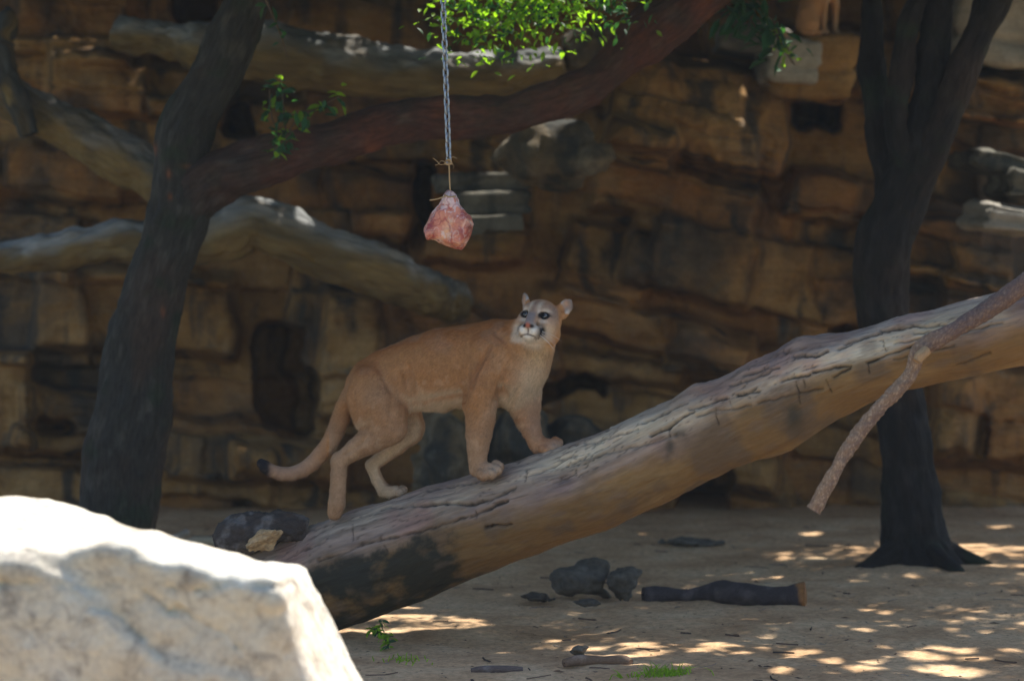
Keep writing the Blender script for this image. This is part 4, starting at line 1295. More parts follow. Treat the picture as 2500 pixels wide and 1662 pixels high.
    px, py = V[:, 0], -V[:, 1]
    n1 = fbm(V / 26, 4, 71); n2 = fbm(V / 10, 4, 72)
    col = np.tile(np.array([0.66, 0.25, 0.16]), (len(V), 1))
    col = mixc(col, (0.78, 0.42, 0.25), smooth(-0.1, 0.4, n1) * smooth(510, 560, py))
    edge = smooth(1085, 1140, px) + smooth(530, 490, py) + smooth(1075, 1056, px)
    col = mixc(col, (0.30, 0.035, 0.04), edge * smooth(-0.2, 0.3, 0.6 * n2 - 0.5 * n1) * 0.9)
    col = mixc(col, (0.74, 0.56, 0.54), smooth(0.22, 0.40, 0.7 * n2 + 0.5 * n1 + 0.5 * smooth(535, 490, py)) * 0.85)
    seam = np.exp(-(fbm(V / 34 + 5, 3, 75) / 0.05) ** 2)
    col = mixc(col, (0.34, 0.045, 0.045), seam * 0.75)
    col = mixc(col, (0.80, 0.66, 0.62), np.exp(-(fbm(V / 30 + 15, 3, 76) / 0.035) ** 2) * 0.4)
    col = mixc(col, (0.14, 0.015, 0.025), np.exp(-(np.hypot(px - 1148, py - 557) / 9) ** 2) * 0.9)
    W3 = np.array([P(0, 0, 1)]) * 0
    Vw = CC + DC * CF + ((V[:, 0] - 1250) * s)[:, None] * CR + ((V[:, 1] + 831) * s)[:, None] * CU + (V[:, 2] * s)[:, None] * CF
    m = mat_attr('raw_meat', 0.38, (60, 60, 60), 0.2, 0.3, 0.004, 0.5, use_bk=False)
    m.node_tree.nodes['Principled BSDF'].inputs['Subsurface Weight'].default_value = 0.12
    m.node_tree.nodes['Principled BSDF'].inputs['Subsurface Radius'].default_value = (0.02, 0.006, 0.004)
    o = mesh_np('raw_meat', Vw, Fq, m, None, col=col)
    local_to(o, P(1100, 545, DC))
    tag(o, 'pink raw chunk of meat hanging on twine from the chain', 'meat')
chain()

#COUGAR_BEGIN
# ------------------------------------------------------------------ cougars
def rcone(Xg, Yg, Zg, a, b, ra, rb, lat=None, sq=1.0):
    """tapered capsule; 'lat' squashed by sq"""
    a = np.asarray(a, np.float32); b = np.asarray(b, np.float32)
    px, py, pz = Xg - a[0], Yg - a[1], Zg - a[2]
    if lat is not None and sq != 1.0:
        ll = np.asarray(lat, np.float32)
        dl = (px * ll[0] + py * ll[1] + pz * ll[2]) * np.float32(1 / sq - 1)
        px, py, pz = px + dl * ll[0], py + dl * ll[1], pz + dl * ll[2]
    ba = b - a
    t = np.clip((px * ba[0] + py * ba[1] + pz * ba[2]) / np.float32(max(ba @ ba, 1e-6)), 0, 1)
    d = np.sqrt((px - t * ba[0]) ** 2 + (py - t * ba[1]) ** 2 + (pz - t * ba[2]) ** 2)
    return d - (ra + t * (rb - ra))

class Field:
    def __init__(self, lo, hi, h):
        self.lo, self.h = np.array(lo, float), h
        n = np.ceil((np.array(hi) - self.lo) / h).astype(int) + 1
        self.ax = [(self.lo[i] + np.arange(n[i]) * h).astype(np.float32) for i in range(3)]
        self.f = np.full(n, 60.0, np.float32)
    def sub(self, lo, hi):
        sl = []
        for i in range(3):
            a = int(np.clip(np.floor((lo[i] - self.lo[i]) / self.h), 0, len(self.ax[i]) - 1))
            b = int(np.clip(np.ceil((hi[i] - self.lo[i]) / self.h) + 1, a + 1, len(self.ax[i])))
            sl.append(slice(a, b))
        G_ = np.meshgrid(*[self.ax[i][sl[i]] for i in range(3)], indexing='ij')
        return tuple(sl), G_
    def chain(self, pts, k, lat=None, sq=1.0):
        """pts: (x,y,z,r) list joined by tapered capsules, then blended into the field"""
        pts = np.asarray(pts, float)
        m = pts[:, 3].max() / min(sq, 1) * 1.05 + k + 10
        sl, (X, Y, Z) = self.sub((pts[:, :3].min(0) - m), (pts[:, :3].max(0) + m))
        g = None
        if len(pts) == 1:
            pts = np.vstack([pts, pts + [0.01, 0, 0, 0]])
        for p, q in zip(pts[:-1], pts[1:]):
            d = rcone(X, Y, Z, p[:3], q[:3], p[3], q[3], lat, sq)
            g = d if g is None else smin(g, d, 3.0)
        self.f[sl] = smin(self.f[sl], g, k)
    def ell(self, c, r, axes=None, k=8, sub=False):
        c = np.asarray(c, float); r = np.asarray(r, float)
        m = r.max() + k + 10
        sl, (X, Y, Z) = self.sub(c - m, c + m)
        d = np.stack([X - c[0], Y - c[1], Z - c[2]], -1)
        if axes is not None:
            d = d @ np.asarray(axes, np.float32).T
        q = d / r.astype(np.float32)
        k0 = np.linalg.norm(q, axis=-1)
        k1 = np.linalg.norm(q / r.astype(np.float32), axis=-1)
        g = k0 * (k0 - 1) / np.maximum(k1, 1e-6)
        if sub:
            self.f[sl] = smax(self.f[sl], -g, k)
        else:
            self.f[sl] = smin(self.f[sl], g, k)

def build_cougar():
    CX, CY, CD = 1080.0, 960.0, 15.40
    s = mpp(CD)
    yaw = math.radians(24)
    FWD = np.array([math.cos(yaw), 0, -math.sin(yaw)])
    LAT = np.array([math.sin(yaw), 0, math.cos(yaw)])           # the cat's left, away from the viewer
    org = P(CX, CY, CD)
    def q(px, py, z):                                           # picture reading -> cat space (x right, y up, z away)
        return (px - CX, CY - py, z)
    def zm(px):
        return -0.42 * (px - CX)
    F = Field((-500, -320, -222), (325, 262, 185), 2.3)
    def C(lst, k, lat=None, sq=1.0):
        F.chain([(*q(a, b, z), r) for a, b, z, r in lst], k, lat, sq)
    # trunk
    C([(911, 945, zm(911), 65), (945, 930, zm(945), 71), (985, 917, zm(985), 77), (1030, 905, zm(1030), 88), (1080, 898, zm(1080), 97), (1140, 894, zm(1140), 100), (1195, 893, zm(1195), 100), (1235, 892, zm(1235), 92)], 10, LAT, 0.74)
    C([(1215, 828, zm(1215), 46), (1180, 838, zm(1180), 42)], 30, LAT, 0.8)                    # withers
    C([(876, 938, zm(876), 33), (895, 916, zm(895), 36), (930, 897, zm(930), 38), (985, 873, zm(985), 32)], 22, LAT, 0.9)                        # croup
    C([(1258, 905, zm(1262) - 4, 60), (1278, 880, zm(1285) - 4, 54)], 34, LAT, 0.95)           # breast
    # neck
    C([(1240, 862, zm(1240), 74), (1274, 842, zm(1270) - 2, 64), (1304, 812, zm(1290) + 6, 50), (1322, 792, zm(1300) + 8, 44)], 22)
    C([(1325, 850, zm(1300) - 8, 26), (1300, 895, zm(1295) - 10, 38)], 26)                     # throat to breast on the far side
    # near hind leg
    zn = 30
    C([(908, 948, zn + 4, 60), (921, 985, zn - 6, 62), (942, 1012, zn - 10, 55), (950, 1038, zn - 12, 45)], 15, LAT, 0.8)
    C([(955, 965, zn + 2, 44), (985, 978, zn + 6, 30), (1012, 985, zn + 4, 14)], 22, LAT, 0.8)
    C([(884, 975, zn + 8, 38), (890, 1020, zn + 2, 28)], 24)
    C([(950, 1044, zn - 8, 40), (905, 1073, zn - 2, 35), (868, 1096, zn + 6, 26), (838, 1118, zn + 12, 19.5), (825, 1128, zn + 14, 18)], 14)
    C([(822, 1116, zn + 16, 12), (823, 1128, zn + 14, 17)], 8)
    C([(826, 1126, zn + 14, 18.5), (824, 1160, zn + 14, 19.5), (822, 1200, zn + 14, 19.5), (820, 1232, zn + 12, 20.5)], 8)
    C([(820, 1230, zn + 12, 19), (815, 1252, zn + 18, 18), (812, 1256, zn + 34, 15)], 8)
    # far hind leg
    zf = 118
    C([(950, 960, zf - 10, 52), (985, 1000, zf - 4, 42), (1002, 1040, zf, 31), (1000, 1058, zf, 28)], 22, LAT, 0.85)
    C([(1002, 1052, zf, 29), (965, 1088, zf + 4, 25), (925, 1122, zf + 8, 18), (902, 1140, zf + 10, 15)], 12)
    C([(902, 1140, zf + 10, 15.5), (915, 1175, zf + 8, 14.5), (932, 1202, zf + 4, 15)], 7)
    C([(932, 1202, zf + 2, 15), (950, 1206, zf - 10, 15), (962, 1203, zf - 16, 14)], 8)
    for dx, dy, dz in ((974, 1206, -30), (980, 1203, -20), (982, 1200, -10), (978, 1198, 0)):
        C([(dx, dy, zf + dz, 9.5)], 1.6)
    # near fore leg
    zs = -108
    C([(1196, 868, zs + 12, 57), (1188, 912, zs + 7, 55), (1175, 950, zs + 2, 47)], 9, LAT, 0.66)    # shoulder and upper arm
    C([(1160, 962, zs + 8, 26), (1152, 985, zs + 6, 22)], 14)                                             # elbow
    C([(1178, 950, zs + 2, 42), (1176, 985, zs, 38), (1174, 1020, zs - 2, 35), (1170, 1060, zs - 4, 31), (1168, 1090, zs - 4, 26), (1167, 1115, zs - 4, 22.5), (1168, 1136, zs - 5, 21)], 12)
    C([(1170, 1134, zs - 6, 20.5), (1184, 1144, zs - 16, 20), (1196, 1142, zs - 22, 18)], 7)
    for dx, dy, dz in ((1184, 1153, -40), (1203, 1150, -42), (1216, 1142, -32), (1220, 1134, -16)):
        C([(dx - 9, dy - 5, zs + dz + 9, 11.5), (dx, dy, zs + dz, 11.5)], 1.6)
    C([(1176, 1152, zs - 22, 11)], 4)
    # far fore leg
    za = -62
    C([(1268, 935, za - 4, 52), (1276, 965, za, 46), (1282, 990, za, 38), (1287, 1016, za, 31), (1297, 1046, za - 2, 23), (1304, 1066, za - 4, 20), (1311, 1080, za - 5, 19.5)], 22)
    C([(1311, 1079, za - 5, 19.5), (1328, 1086, za - 12, 18.5), (1344, 1086, za - 16, 17.5)], 7)
    for dx, dy, dz in ((1334, 1096, -36), (1351, 1092, -36), (1362, 1085, -26), (1363, 1078, -10)):
        C([(dx - 9, dy - 4, za + dz + 8, 11), (dx, dy, za + dz, 11)], 1.6)
    C([(1309, 1094, za - 16, 9.5)], 4)
    # belly fold and sheath
    C([(1000, 968, 40, 26), (1050, 978, 10, 22), (1085, 985, -4, 16)], 22)
    # tail
    tail = [(890, 928, 88, 27), (868, 942, 91, 25), (852, 968, 90, 23), (837, 996, 88, 23), (825, 1030, 84, 22.5), (813, 1060, 80, 21.5), (798, 1088, 76, 21), (778, 1112, 72, 20), (758, 1133, 68, 19), (735, 1149, 64, 18), (710, 1158, 60, 17), (683, 1158, 56, 16),
            (659, 1150, 52, 15), (644, 1140, 50, 14), (634, 1132, 49, 11)]
    C(tail, 10)
    # head
    hy, hp = math.radians(23), math.radians(11)
    f = np.array([-math.sin(hy) * math.cos(hp), math.sin(hp), -math.cos(hy) * math.cos(hp)])
    r0 = np.array([math.cos(hy), 0, -math.sin(hy)])
    u0 = np.cross(r0, f); u0 = u0 if u0[1] > 0 else -u0
    rl = math.radians(5)
    R = r0 * math.cos(rl) - u0 * math.sin(rl)
    U = u0 * math.cos(rl) + r0 * math.sin(rl)
    HZ = zm(1318) + 2
    HC = np.array(q(1321, 782, HZ))
    def hd(a, b, c):
        return HC + a * R + b * U + c * f
    A3 = np.stack([R, U, f])
    def HE(c, r, k, sub=False, axes=None):
        F.ell(hd(*c), r, A3 if axes is None else axes, k, sub)
    def HCn(lst, k):
        F.chain([(*hd(a, b, c), r) for a, b, c, r in lst], k)
    HE((0, 6, -2), (46, 40, 50), 10)
    HE((0, 24, 16), (32, 20, 28), 14)
    for sx in (-1, 1):
        HE((sx * 30, -20, 18), (24, 24, 30), 16)
        HE((sx * 33, -36, 6), (20, 20, 26), 16)
        HE((sx * 19, 23, 33), (15, 7, 11), 12)
        HE((sx * 14.5, -38, 56), (15.5, 13.5, 17), 7)
        HE((sx * 30, 0, 28), (14, 12, 16), 12)
    HCn([(0, 14, 40, 17), (0, -8, 56, 14), (0, -23, 68, 11.5)], 10)
    HE((0, -27, 71), (11, 7.5, 7), 4)
    HE((0, -52, 48), (16, 11, 20), 9)
    HE((0, -44, 25), (28, 20, 26), 12)
    for sx in (-1, 1):
        HE((sx * 24.5, 4, 47), (10, 8, 9), 4, True)
        # ears: tapering cupped shells
        if sx > 0:
            b0, b1, ef = np.array([46.0, 26, -6]), np.array([62.0, 53, -8]), np.array([0.25, -0.05, 0.95])
        else:
            b0, b1, ef = np.array([-46.0, 30, -6]), np.array([-58.0, 59, -8]), np.array([-0.72, -0.2, 0.66])
        ea = (b1 - b0) / np.linalg.norm(b1 - b0)
        ef = ef - ea * (ef @ ea); ef /= np.linalg.norm(ef)
        lw = ef @ A3
        F.chain([(*hd(*b0), 19.5), (*hd(*(b0 * 0.4 + b1 * 0.6)), 15.0), (*hd(*b1), 6.5)], 7, lw, 0.42)
        m0 = b0 * 0.45 + b1 * 0.55 + ef * 7.5
        ew = np.cross(ea, ef)
        HE(m0, (10.5, 20, 6.5), 2.5, True, np.stack([ew, ea, ef]) @ A3)
    HE((0, -42, 74), (2.0, 12, 5), 3, True)
    for sx in (-1, 1):
        HE((sx * 11, -51.5, 70), (12, 1.6, 6), 2, True)
        HE((sx * 5.5, -28, 78), (3, 2.2, 4), 2, True)
    # gentle muscle relief
    for c, rr in [((1140, 940, -112), (12, 40, 10)), ((1000, 930, -30), (16, 30, 9)), ((1232, 962, -122), (8, 26, 12))]:
        F.ell(q(*c), np.array(rr, float), np.stack([FWD, [0, 1, 0], LAT]), 16, True)
    V, Fq = nets(F.f, F.lo, F.h)
    # drop stray islands, smooth lightly
    for it in range(2):
        acc = np.zeros_like(V); cnt = np.zeros(len(V))
        for a, b in ((0, 1), (1, 2), (2, 3), (3, 0)):
            np.add.at(acc, Fq[:, a], V[Fq[:, b]]); np.add.at(cnt, Fq[:, a], 1)
            np.add.at(acc, Fq[:, b], V[Fq[:, a]]); np.add.at(cnt, Fq[:, b], 1)
        V = V * 0.55 + 0.45 * acc / cnt[:, None]
    N = vnormals(V, Fq)
    px, py = V[:, 0] + CX, CY - V[:, 1]
    for amp, wd, line in [(5.0, 6, [(1198, 845), (1184, 872), (1164, 910), (1155, 940)]), (3.5, 7, [(1230, 905), (1222, 940), (1210, 972)]), (3.0, 9, [(985, 905), (1004, 945), (1012, 975)]),
                          (2.5, 8, [(1040, 972), (1090, 962), (1140, 955)]), (3.5, 5, [(858, 948), (864, 975), (868, 1000)]), (2.5, 6, [(840, 1112), (872, 1090), (900, 1066)]),
                          (2.5, 10, [(930, 900), (960, 960), (955, 1010)]), (3.0, 6, [(1268, 945), (1258, 965), (1248, 985)]), (2.5, 8, [(1215, 815), (1240, 835), (1262, 860)]), (-3.0, 9, [(1150, 985), (1168, 930), (1186, 880)])]:
        best = np.full(len(V), 1e9)
        for (x0, y0), (x1, y1) in zip(line[:-1], line[1:]):
            tt = np.clip(((px - x0) * (x1 - x0) + (py - y0) * (y1 - y0)) / ((x1 - x0) ** 2 + (y1 - y0) ** 2), 0, 1)
            best = np.minimum(best, np.hypot(px - x0 - tt * (x1 - x0), py - y0 - tt * (y1 - y0)))
        V = V - N * (1.5 * amp * np.exp(-(best / wd) ** 2) * smooth(0.1, -0.3, N[:, 2]))[:, None]
    N = vnormals(V, Fq)
    px, py, z = V[:, 0] + CX, CY - V[:, 1], V[:, 2]

    # ---- coat pattern
    lat = (V - np.array(q(1080, 900, 0))) @ LAT
    n1 = fbm(V / 60, 4, 5); n2 = fbm(V / 14, 3, 9)
    def blob(x, y, rx, ry, rot=0):
        a = math.radians(rot)
        dx, dy = px - x, py - y
        return np.exp(-(((dx * math.cos(a) + dy * math.sin(a)) / rx) ** 2 + ((-dx * math.sin(a) + dy * math.cos(a)) / ry) ** 2))
    TAWNY, RED, PALE, GREY = (0.44, 0.22, 0.09), (0.39, 0.14, 0.04), (0.64, 0.51, 0.35), (0.39, 0.255, 0.155)
    col = np.tile(np.array(TAWNY), (len(V), 1))
    col = mixc(col, RED, smooth(0.15, 0.85, N[:, 1] + 0.35 * n1) * smooth(820, 880, px) * 0.9)
    col = mixc(col, GREY, smooth(0.0, 0.4, n1) * 0.35)
    col = mixc(col, (0.37, 0.17, 0.08), blob(1170, 905, 16, 60, 28) * 0.55)  # shade of the shoulder crease painted into the fur colour
    col = mixc(col, GREY, smooth(985, 1090, py) * 0.8 * (px < 1230) * (px > 800))
    col = mixc(col, GREY, blob(925, 965, 55, 50) * 0.55)
    col = mixc(col, PALE, smooth(-0.25, -0.8, N[:, 1]) * smooth(880, 930, py) * (py < 1060) * 0.8)
    inner = smooth(0.15, 0.7, -(N @ LAT)) * smooth(70, 95, z) * (px > 880) * (py > 940)
    col = mixc(col, PALE, inner * 0.75)                                                   # inside of the far hind leg
    col = mixc(col, (0.54, 0.36, 0.17), blob(1312, 868, 34, 50) * 0.75)
    col = mixc(col, (0.66, 0.54, 0.38), blob(1298, 938, 40, 46, 20) * smooth(-0.3, 0.3, N @ FWD) * 0.85)  # pale breast fur, with rim light painted in along its edge
    col = mixc(col, PALE, blob(1245, 978, 42, 26, -25) * 0.7)
    col = mixc(col, (0.42, 0.29, 0.21), blob(1300, 1040, 30, 70) * 0.6)
    col = mixc(col, (0.30, 0.19, 0.13), np.clip(blob(1310, 1098, 18, 9) + blob(1180, 1156, 20, 8), 0, 1) * 0.35)
    # dark clefts between the toes and the pad behind the wrist
    col = mixc(col, (0.5, 0.40, 0.30), np.clip(blob(1208, 1138, 20, 16) + blob(1352, 1083, 22, 14) + blob(970, 1203, 20, 12), 0, 1) * 0.6)
    # tail: greyer to the tip, then black
    tl = np.array([[a, b] for a, b, c, r in tail])
    td = np.min(np.hypot(px[:, None] - tl[None, :, 0], py[:, None] - tl[None, :, 1]), axis=1)
    is_tail = (px < 850) & (py < 1190) & (td < 40) & ~((px > 795) & (py > 1075))
    col = np.where(is_tail[:, None], mixc(col, (0.36, 0.235, 0.16), smooth(850, 700, px) * 0.9), col)
    col = mixc(col, (0.022, 0.022, 0.028), is_tail * smooth(668, 648, px + 6 * n2))
    # ---- face, in the head's own frame
    hv = V - HC
    a, b, c = hv @ R, hv @ U, hv @ f
    near = np.linalg.norm(hv, axis=1) < 120
    ab = np.abs(a)
    def g3(x, y, zz, rx, ry, rz):
        return np.exp(-(((ab - x) / rx) ** 2 + ((b - y) / ry) ** 2 + ((c - zz) / rz) ** 2))
    H = col.copy()
    front = smooth(-10, 12, c)
    H = mixc(H, (0.325, 0.215, 0.15), front * smooth(-24, 6, b))
    H = mixc(H, (0.44, 0.215, 0.10), smooth(24, 40, b) * 0.7)
    H = mixc(H, (0.60, 0.48, 0.35), smooth(-14, -34, b + 0.25 * (ab - 30)) * smooth(0, 20, c) * 0.95)        # cheeks and jaw
    H = mixc(H, (0.62, 0.50, 0.36), g3(40, -34, 16, 20, 22, 40) * 0.9)
    H = mixc(H, (0.66, 0.56, 0.42), g3(11, 24, 40, 5.5, 13, 20) * 0.85)                                       # brow streaks
    H = mixc(H, (0.64, 0.54, 0.42), g3(27, 17, 40, 9, 5, 14) * 0.7)
    H = mixc(H, (0.24, 0.16, 0.125), g3(0, 26, 40, 4.5, 16, 22) * 0.6)
    H = mixc(H, (0.24, 0.17, 0.14), g3(38, 24, 26, 9, 10, 14) * 0.5)
    H = mixc(H, (0.60, 0.53, 0.45), np.clip(g3(24, -11, 46, 12, 5.5, 18) * 1.1, 0, 1) * 0.85)
    H = mixc(H, (0.58, 0.50, 0.41), g3(27, 17, 42, 12, 4.0, 16) * 0.8)                                       # under the eyes
    H = mixc(H, (0.66, 0.60, 0.52), g3(13.5, 9, 50, 3.6, 7, 10) * 0.85)
    H = mixc(H, (0.21, 0.185, 0.185), smooth(15, 8, ab + 0.12 * (b + 8)) * smooth(12, 0, b) * smooth(-34, -26, b) * smooth(44, 52, c) * 0.9)   # grey bridge
    H = mixc(H, (0.25, 0.20, 0.19), g3(19, -20, 58, 8, 6, 12) * 0.7)
    H = mixc(H, (0.78, 0.74, 0.66), g3(12.5, -40, 66, 10.5, 11, 18) * 1.25)                                   # white lips
    H = mixc(H, (0.78, 0.73, 0.63), g3(0, -56, 50, 17, 9, 26) * 1.1)
    H = mixc(H, (0.018, 0.016, 0.02), np.clip(g3(28, -36, 50, 6.0, 12, 16) * 1.7, 0, 1) * smooth(17, 23, ab))      # black whisker patch
    H = mixc(H, (0.045, 0.03, 0.03), np.clip(g3(0, -40, 73, 1.8, 9, 10) * 1.2, 0, 1))
    H = mixc(H, (0.045, 0.03, 0.028), np.clip(np.exp(-((b + 50.5 - 0.22 * (12 - ab)) / 1.9) ** 2) * (ab < 25) * (c > 44), 0, 1) * 0.9)
    H = mixc(H, (0.015, 0.013, 0.014), np.clip(g3(8, -29, 74, 8, 4.6, 9) * 1.5, 0, 1))
    H = mixc(H, (0.42, 0.14, 0.095), np.clip(g3(0, -28, 78, 5.0, 6.0, 9) * 1.5, 0, 1))
    ed = np.sqrt(((ab - 25.5) / 1.25) ** 2 + ((b - 4 + 0.03 * (ab - 25)) / 0.95) ** 2)
    H = mixc(H, (0.012, 0.011, 0.013), smooth(11.4, 8.8, ed) * (c > 26))
    H = mixc(H, (0.03, 0.024, 0.024), g3(14, -2, 50, 3, 3, 8) * 0.9 + g3(38, 5, 38, 5, 2.2, 9) * 0.8)
    # ears
    ear = smooth(36, 44, np.hypot(ab - 14, b - 14) - 2) * (b > 22) * (ab > 34)
    H = mixc(H, (0.28, 0.23, 0.20), ear * 0.9)
    earin = ear * smooth(0.1, 0.5, (N @ f))
    H = mixc(H, (0.55, 0.34, 0.22), earin * np.exp(-(((ab - 56) / 8) ** 2 + ((b - 46) / 12) ** 2)))
    H = mixc(H, (0.62, 0.58, 0.52), ear * np.clip(np.exp(-(((ab - 43) / 5) ** 2 + ((b - 40) / 14) ** 2)) + np.exp(-(((ab - 62) / 7) ** 2 + ((b - 24) / 7) ** 2)), 0, 1) * smooth(-0.1, 0.3, N @ f) * 0.8)
    hw = smooth(80, 56, np.sqrt((a / 0.80) ** 2 + ((b + 6) / 1.0) ** 2 + ((c - 30) / 1.0) ** 2)) * smooth(-10, 18, c + 0.2 * b)
    hw = np.maximum(hw, smooth(40, 52, c) * smooth(52, 40, ab) * smooth(-74, -62, b) * near)
    hw = hw * near
    col = H * hw[:, None] + col * (1 - hw[:, None])
    col = np.where((near & (ear > 0.02))[:, None], H * ear[:, None] + col * (1 - ear[:, None]), col)
    n4 = fbm(V / 7, 3, 15)
    col *= (1 + 0.12 * n2 + 0.10 * n1 + 0.10 * n4)[:, None]
    col = mixc(col, (0.60, 0.47, 0.32), smooth(0.1, 0.5, n2) * smooth(0.25, -0.35, N[:, 1]) * 0.22)

    def W(v):
        v = np.atleast_2d(v)
        return org + s * (v[:, 0:1] * CR + v[:, 1:2] * CU + v[:, 2:3] * CF)
    base = W(np.array([q(1000, 1180, 20)]))[0]
    t = thing('cougar', 'tan cougar standing on the big log and looking up at the meat', 'cougar', base)
    mesh_np('body', W(V), Fq, M_FUR, t, col=col)
    # ---- eyes, nose, whiskers
    me = bpy.data.materials.new('cougar_eye')
    nt, bs = nodes_of(me)
    nt.links.new(attr(nt, 'Col').outputs['Color'], bs.inputs['Base Color'])
    bs.inputs['Roughness'].default_value = 0.06
    bs.inputs['Specular IOR Level'].default_value = 0.7
    gz = np.array([-0.25, 0.22, 1.0]); gz /= np.linalg.norm(gz)
    for sx in (-1, 1):
        m_, n_ = 24, 16
        vv = [(math.sin(math.pi * i / n_) * math.cos(2 * math.pi * j / m_), math.cos(math.pi * i / n_), math.sin(math.pi * i / n_) * math.sin(2 * math.pi * j / m_)) for i in range(n_ + 1) for j in range(m_)]
        vv = np.array(vv)
        Fe = np.array([[i * m_ + j, i * m_ + (j + 1) % m_, (i + 1) * m_ + (j + 1) % m_, (i + 1) * m_ + j] for i in range(n_) for j in range(m_)])
        ang = np.degrees(np.arccos(np.clip(vv @ gz, -1, 1)))
        ce = np.tile(np.array([0.02, 0.018, 0.018]), (len(vv), 1))
        ce = mixc(ce, (0.10, 0.115, 0.13), smooth(52, 42, ang))
        ce = mixc(ce, (0.006, 0.006, 0.007), smooth(34, 28, ang))
        cen = np.array([sx * 25, 4.0, 36.5])
        loc = HC + (cen[0] + 8.6 * vv[:, 0])[:, None] * R + (cen[1] + 8.0 * vv[:, 1])[:, None] * U + (cen[2] + 8.6 * vv[:, 2])[:, None] * f
        mesh_np('eye', W(loc), Fe[:, ::-1] if np.linalg.det(A3) > 0 else Fe, me, t, col=ce)
    rg = np.random.default_rng(8)
    m_wh = mat_plain('whisker', (0.72, 0.68, 0.62), 0.5, 0.05, 20, 0, 0.001)
    for sx in (-1, 1):
        for k in range(6):
            p0 = np.array([sx * 26, -34 - 2.6 * k + rg.normal(), 58 - rg.uniform(0, 8)])
            L = rg.uniform(36, 62)
            pts = []
            for j in range(5):
                u = j / 4
                pp = p0 + np.array([sx * (0.85 * L * u), -L * (0.10 + 0.07 * k) * u - 12 * u * u, -16 * u])
                w = W(np.array([hd(*pp)]))[0]
                pts.append([*w, (0.00095 if j < 4 else 0.0004) * (1 - 0.5 * u)])
            Vw, Fw, bk, _ = tube(np.array(pts), 14, 5, None)
            mesh_np('whisker', Vw, Fw, m_wh, t)
    # ---- fur: short flat hairs lying along the coat, one part
    tri = np.vstack([Fq[:, [0, 1, 2]], Fq[:, [0, 2, 3]]])
    e1, e2 = V[tri[:, 1]] - V[tri[:, 0]], V[tri[:, 2]] - V[tri[:, 0]]
    ar = np.linalg.norm(np.cross(e1, e2), axis=1)
    M = 190000
    pick = rg.choice(len(tri), M, p=ar / ar.sum())
    u1, u2 = rg.uniform(0, 1, M), rg.uniform(0, 1, M)
    sw = u1 + u2 > 1
    u1[sw], u2[sw] = 1 - u1[sw], 1 - u2[sw]
    Pp = V[tri[pick, 0]] + u1[:, None] * e1[pick] + u2[:, None] * e2[pick]
    vi = tri[pick, rg.integers(0, 3, M)]
    Nn = N[vi]
    flow = -FWD[None, :] * 0.6 + np.array([0, -0.8, 0])[None, :] + rg.normal(size=(M, 3)) * 0.22
    hh = np.linalg.norm(Pp - HC, axis=1)
    hf = smooth(92, 62, hh)[:, None]
    rad = (Pp - hd(0, -26, 74)); rad /= np.linalg.norm(rad, axis=1, keepdims=True)
    flow = flow * (1 - hf) + rad * hf
    tl_m = is_tail[vi]
    flow[tl_m] = np.array([-0.75, -0.5, 0]) + rg.normal(size=(tl_m.sum(), 3)) * 0.2
    flow -= Nn * np.sum(flow * Nn, axis=1, keepdims=True)
    flow /= np.linalg.norm(flow, axis=1, keepdims=True) + 1e-6
    ln = 8.0 * (1 - 0.60 * hf[:, 0]) * rg.uniform(0.6, 1.25, M)
    pyv = CY - Pp[:, 1]
    ln *= np.where(pyv > 1060, 0.6, 1.0)
    belly = smooth(-0.2, -0.7, Nn[:, 1]) * (hf[:, 0] < 0.5)
    ln *= 1 + 0.8 * belly
    inear = (np.abs((Pp - HC) @ R) < 21) & (((Pp - HC) @ f) > 62)
    eyez = (np.sqrt((np.abs((Pp - HC) @ R) - 25) ** 2 + ((Pp - HC) @ U - 3) ** 2) < 11) & (((Pp - HC) @ f) > 25)
    ok = ~(inear | eyez)
    tip = Pp + flow * ln[:, None] + Nn * (ln * rg.uniform(0.12, 0.42, M))[:, None]
    side = np.cross(flow, Nn) * 0.42
    tv = np.stack([Pp - side - Nn * 0.4, Pp + side - Nn * 0.4, tip], 1)[ok].reshape(-1, 3)
    tc = np.repeat(np.clip(col[vi] * rg.uniform(0.74, 1.24, (M, 1)), 0, 1)[ok], 3, axis=0)
    stuff(mesh_np('fur', W(tv), np.arange(len(tv)).reshape(-1, 3), M_HAIR, t, smooth_shade=False, col=tc))
build_cougar()

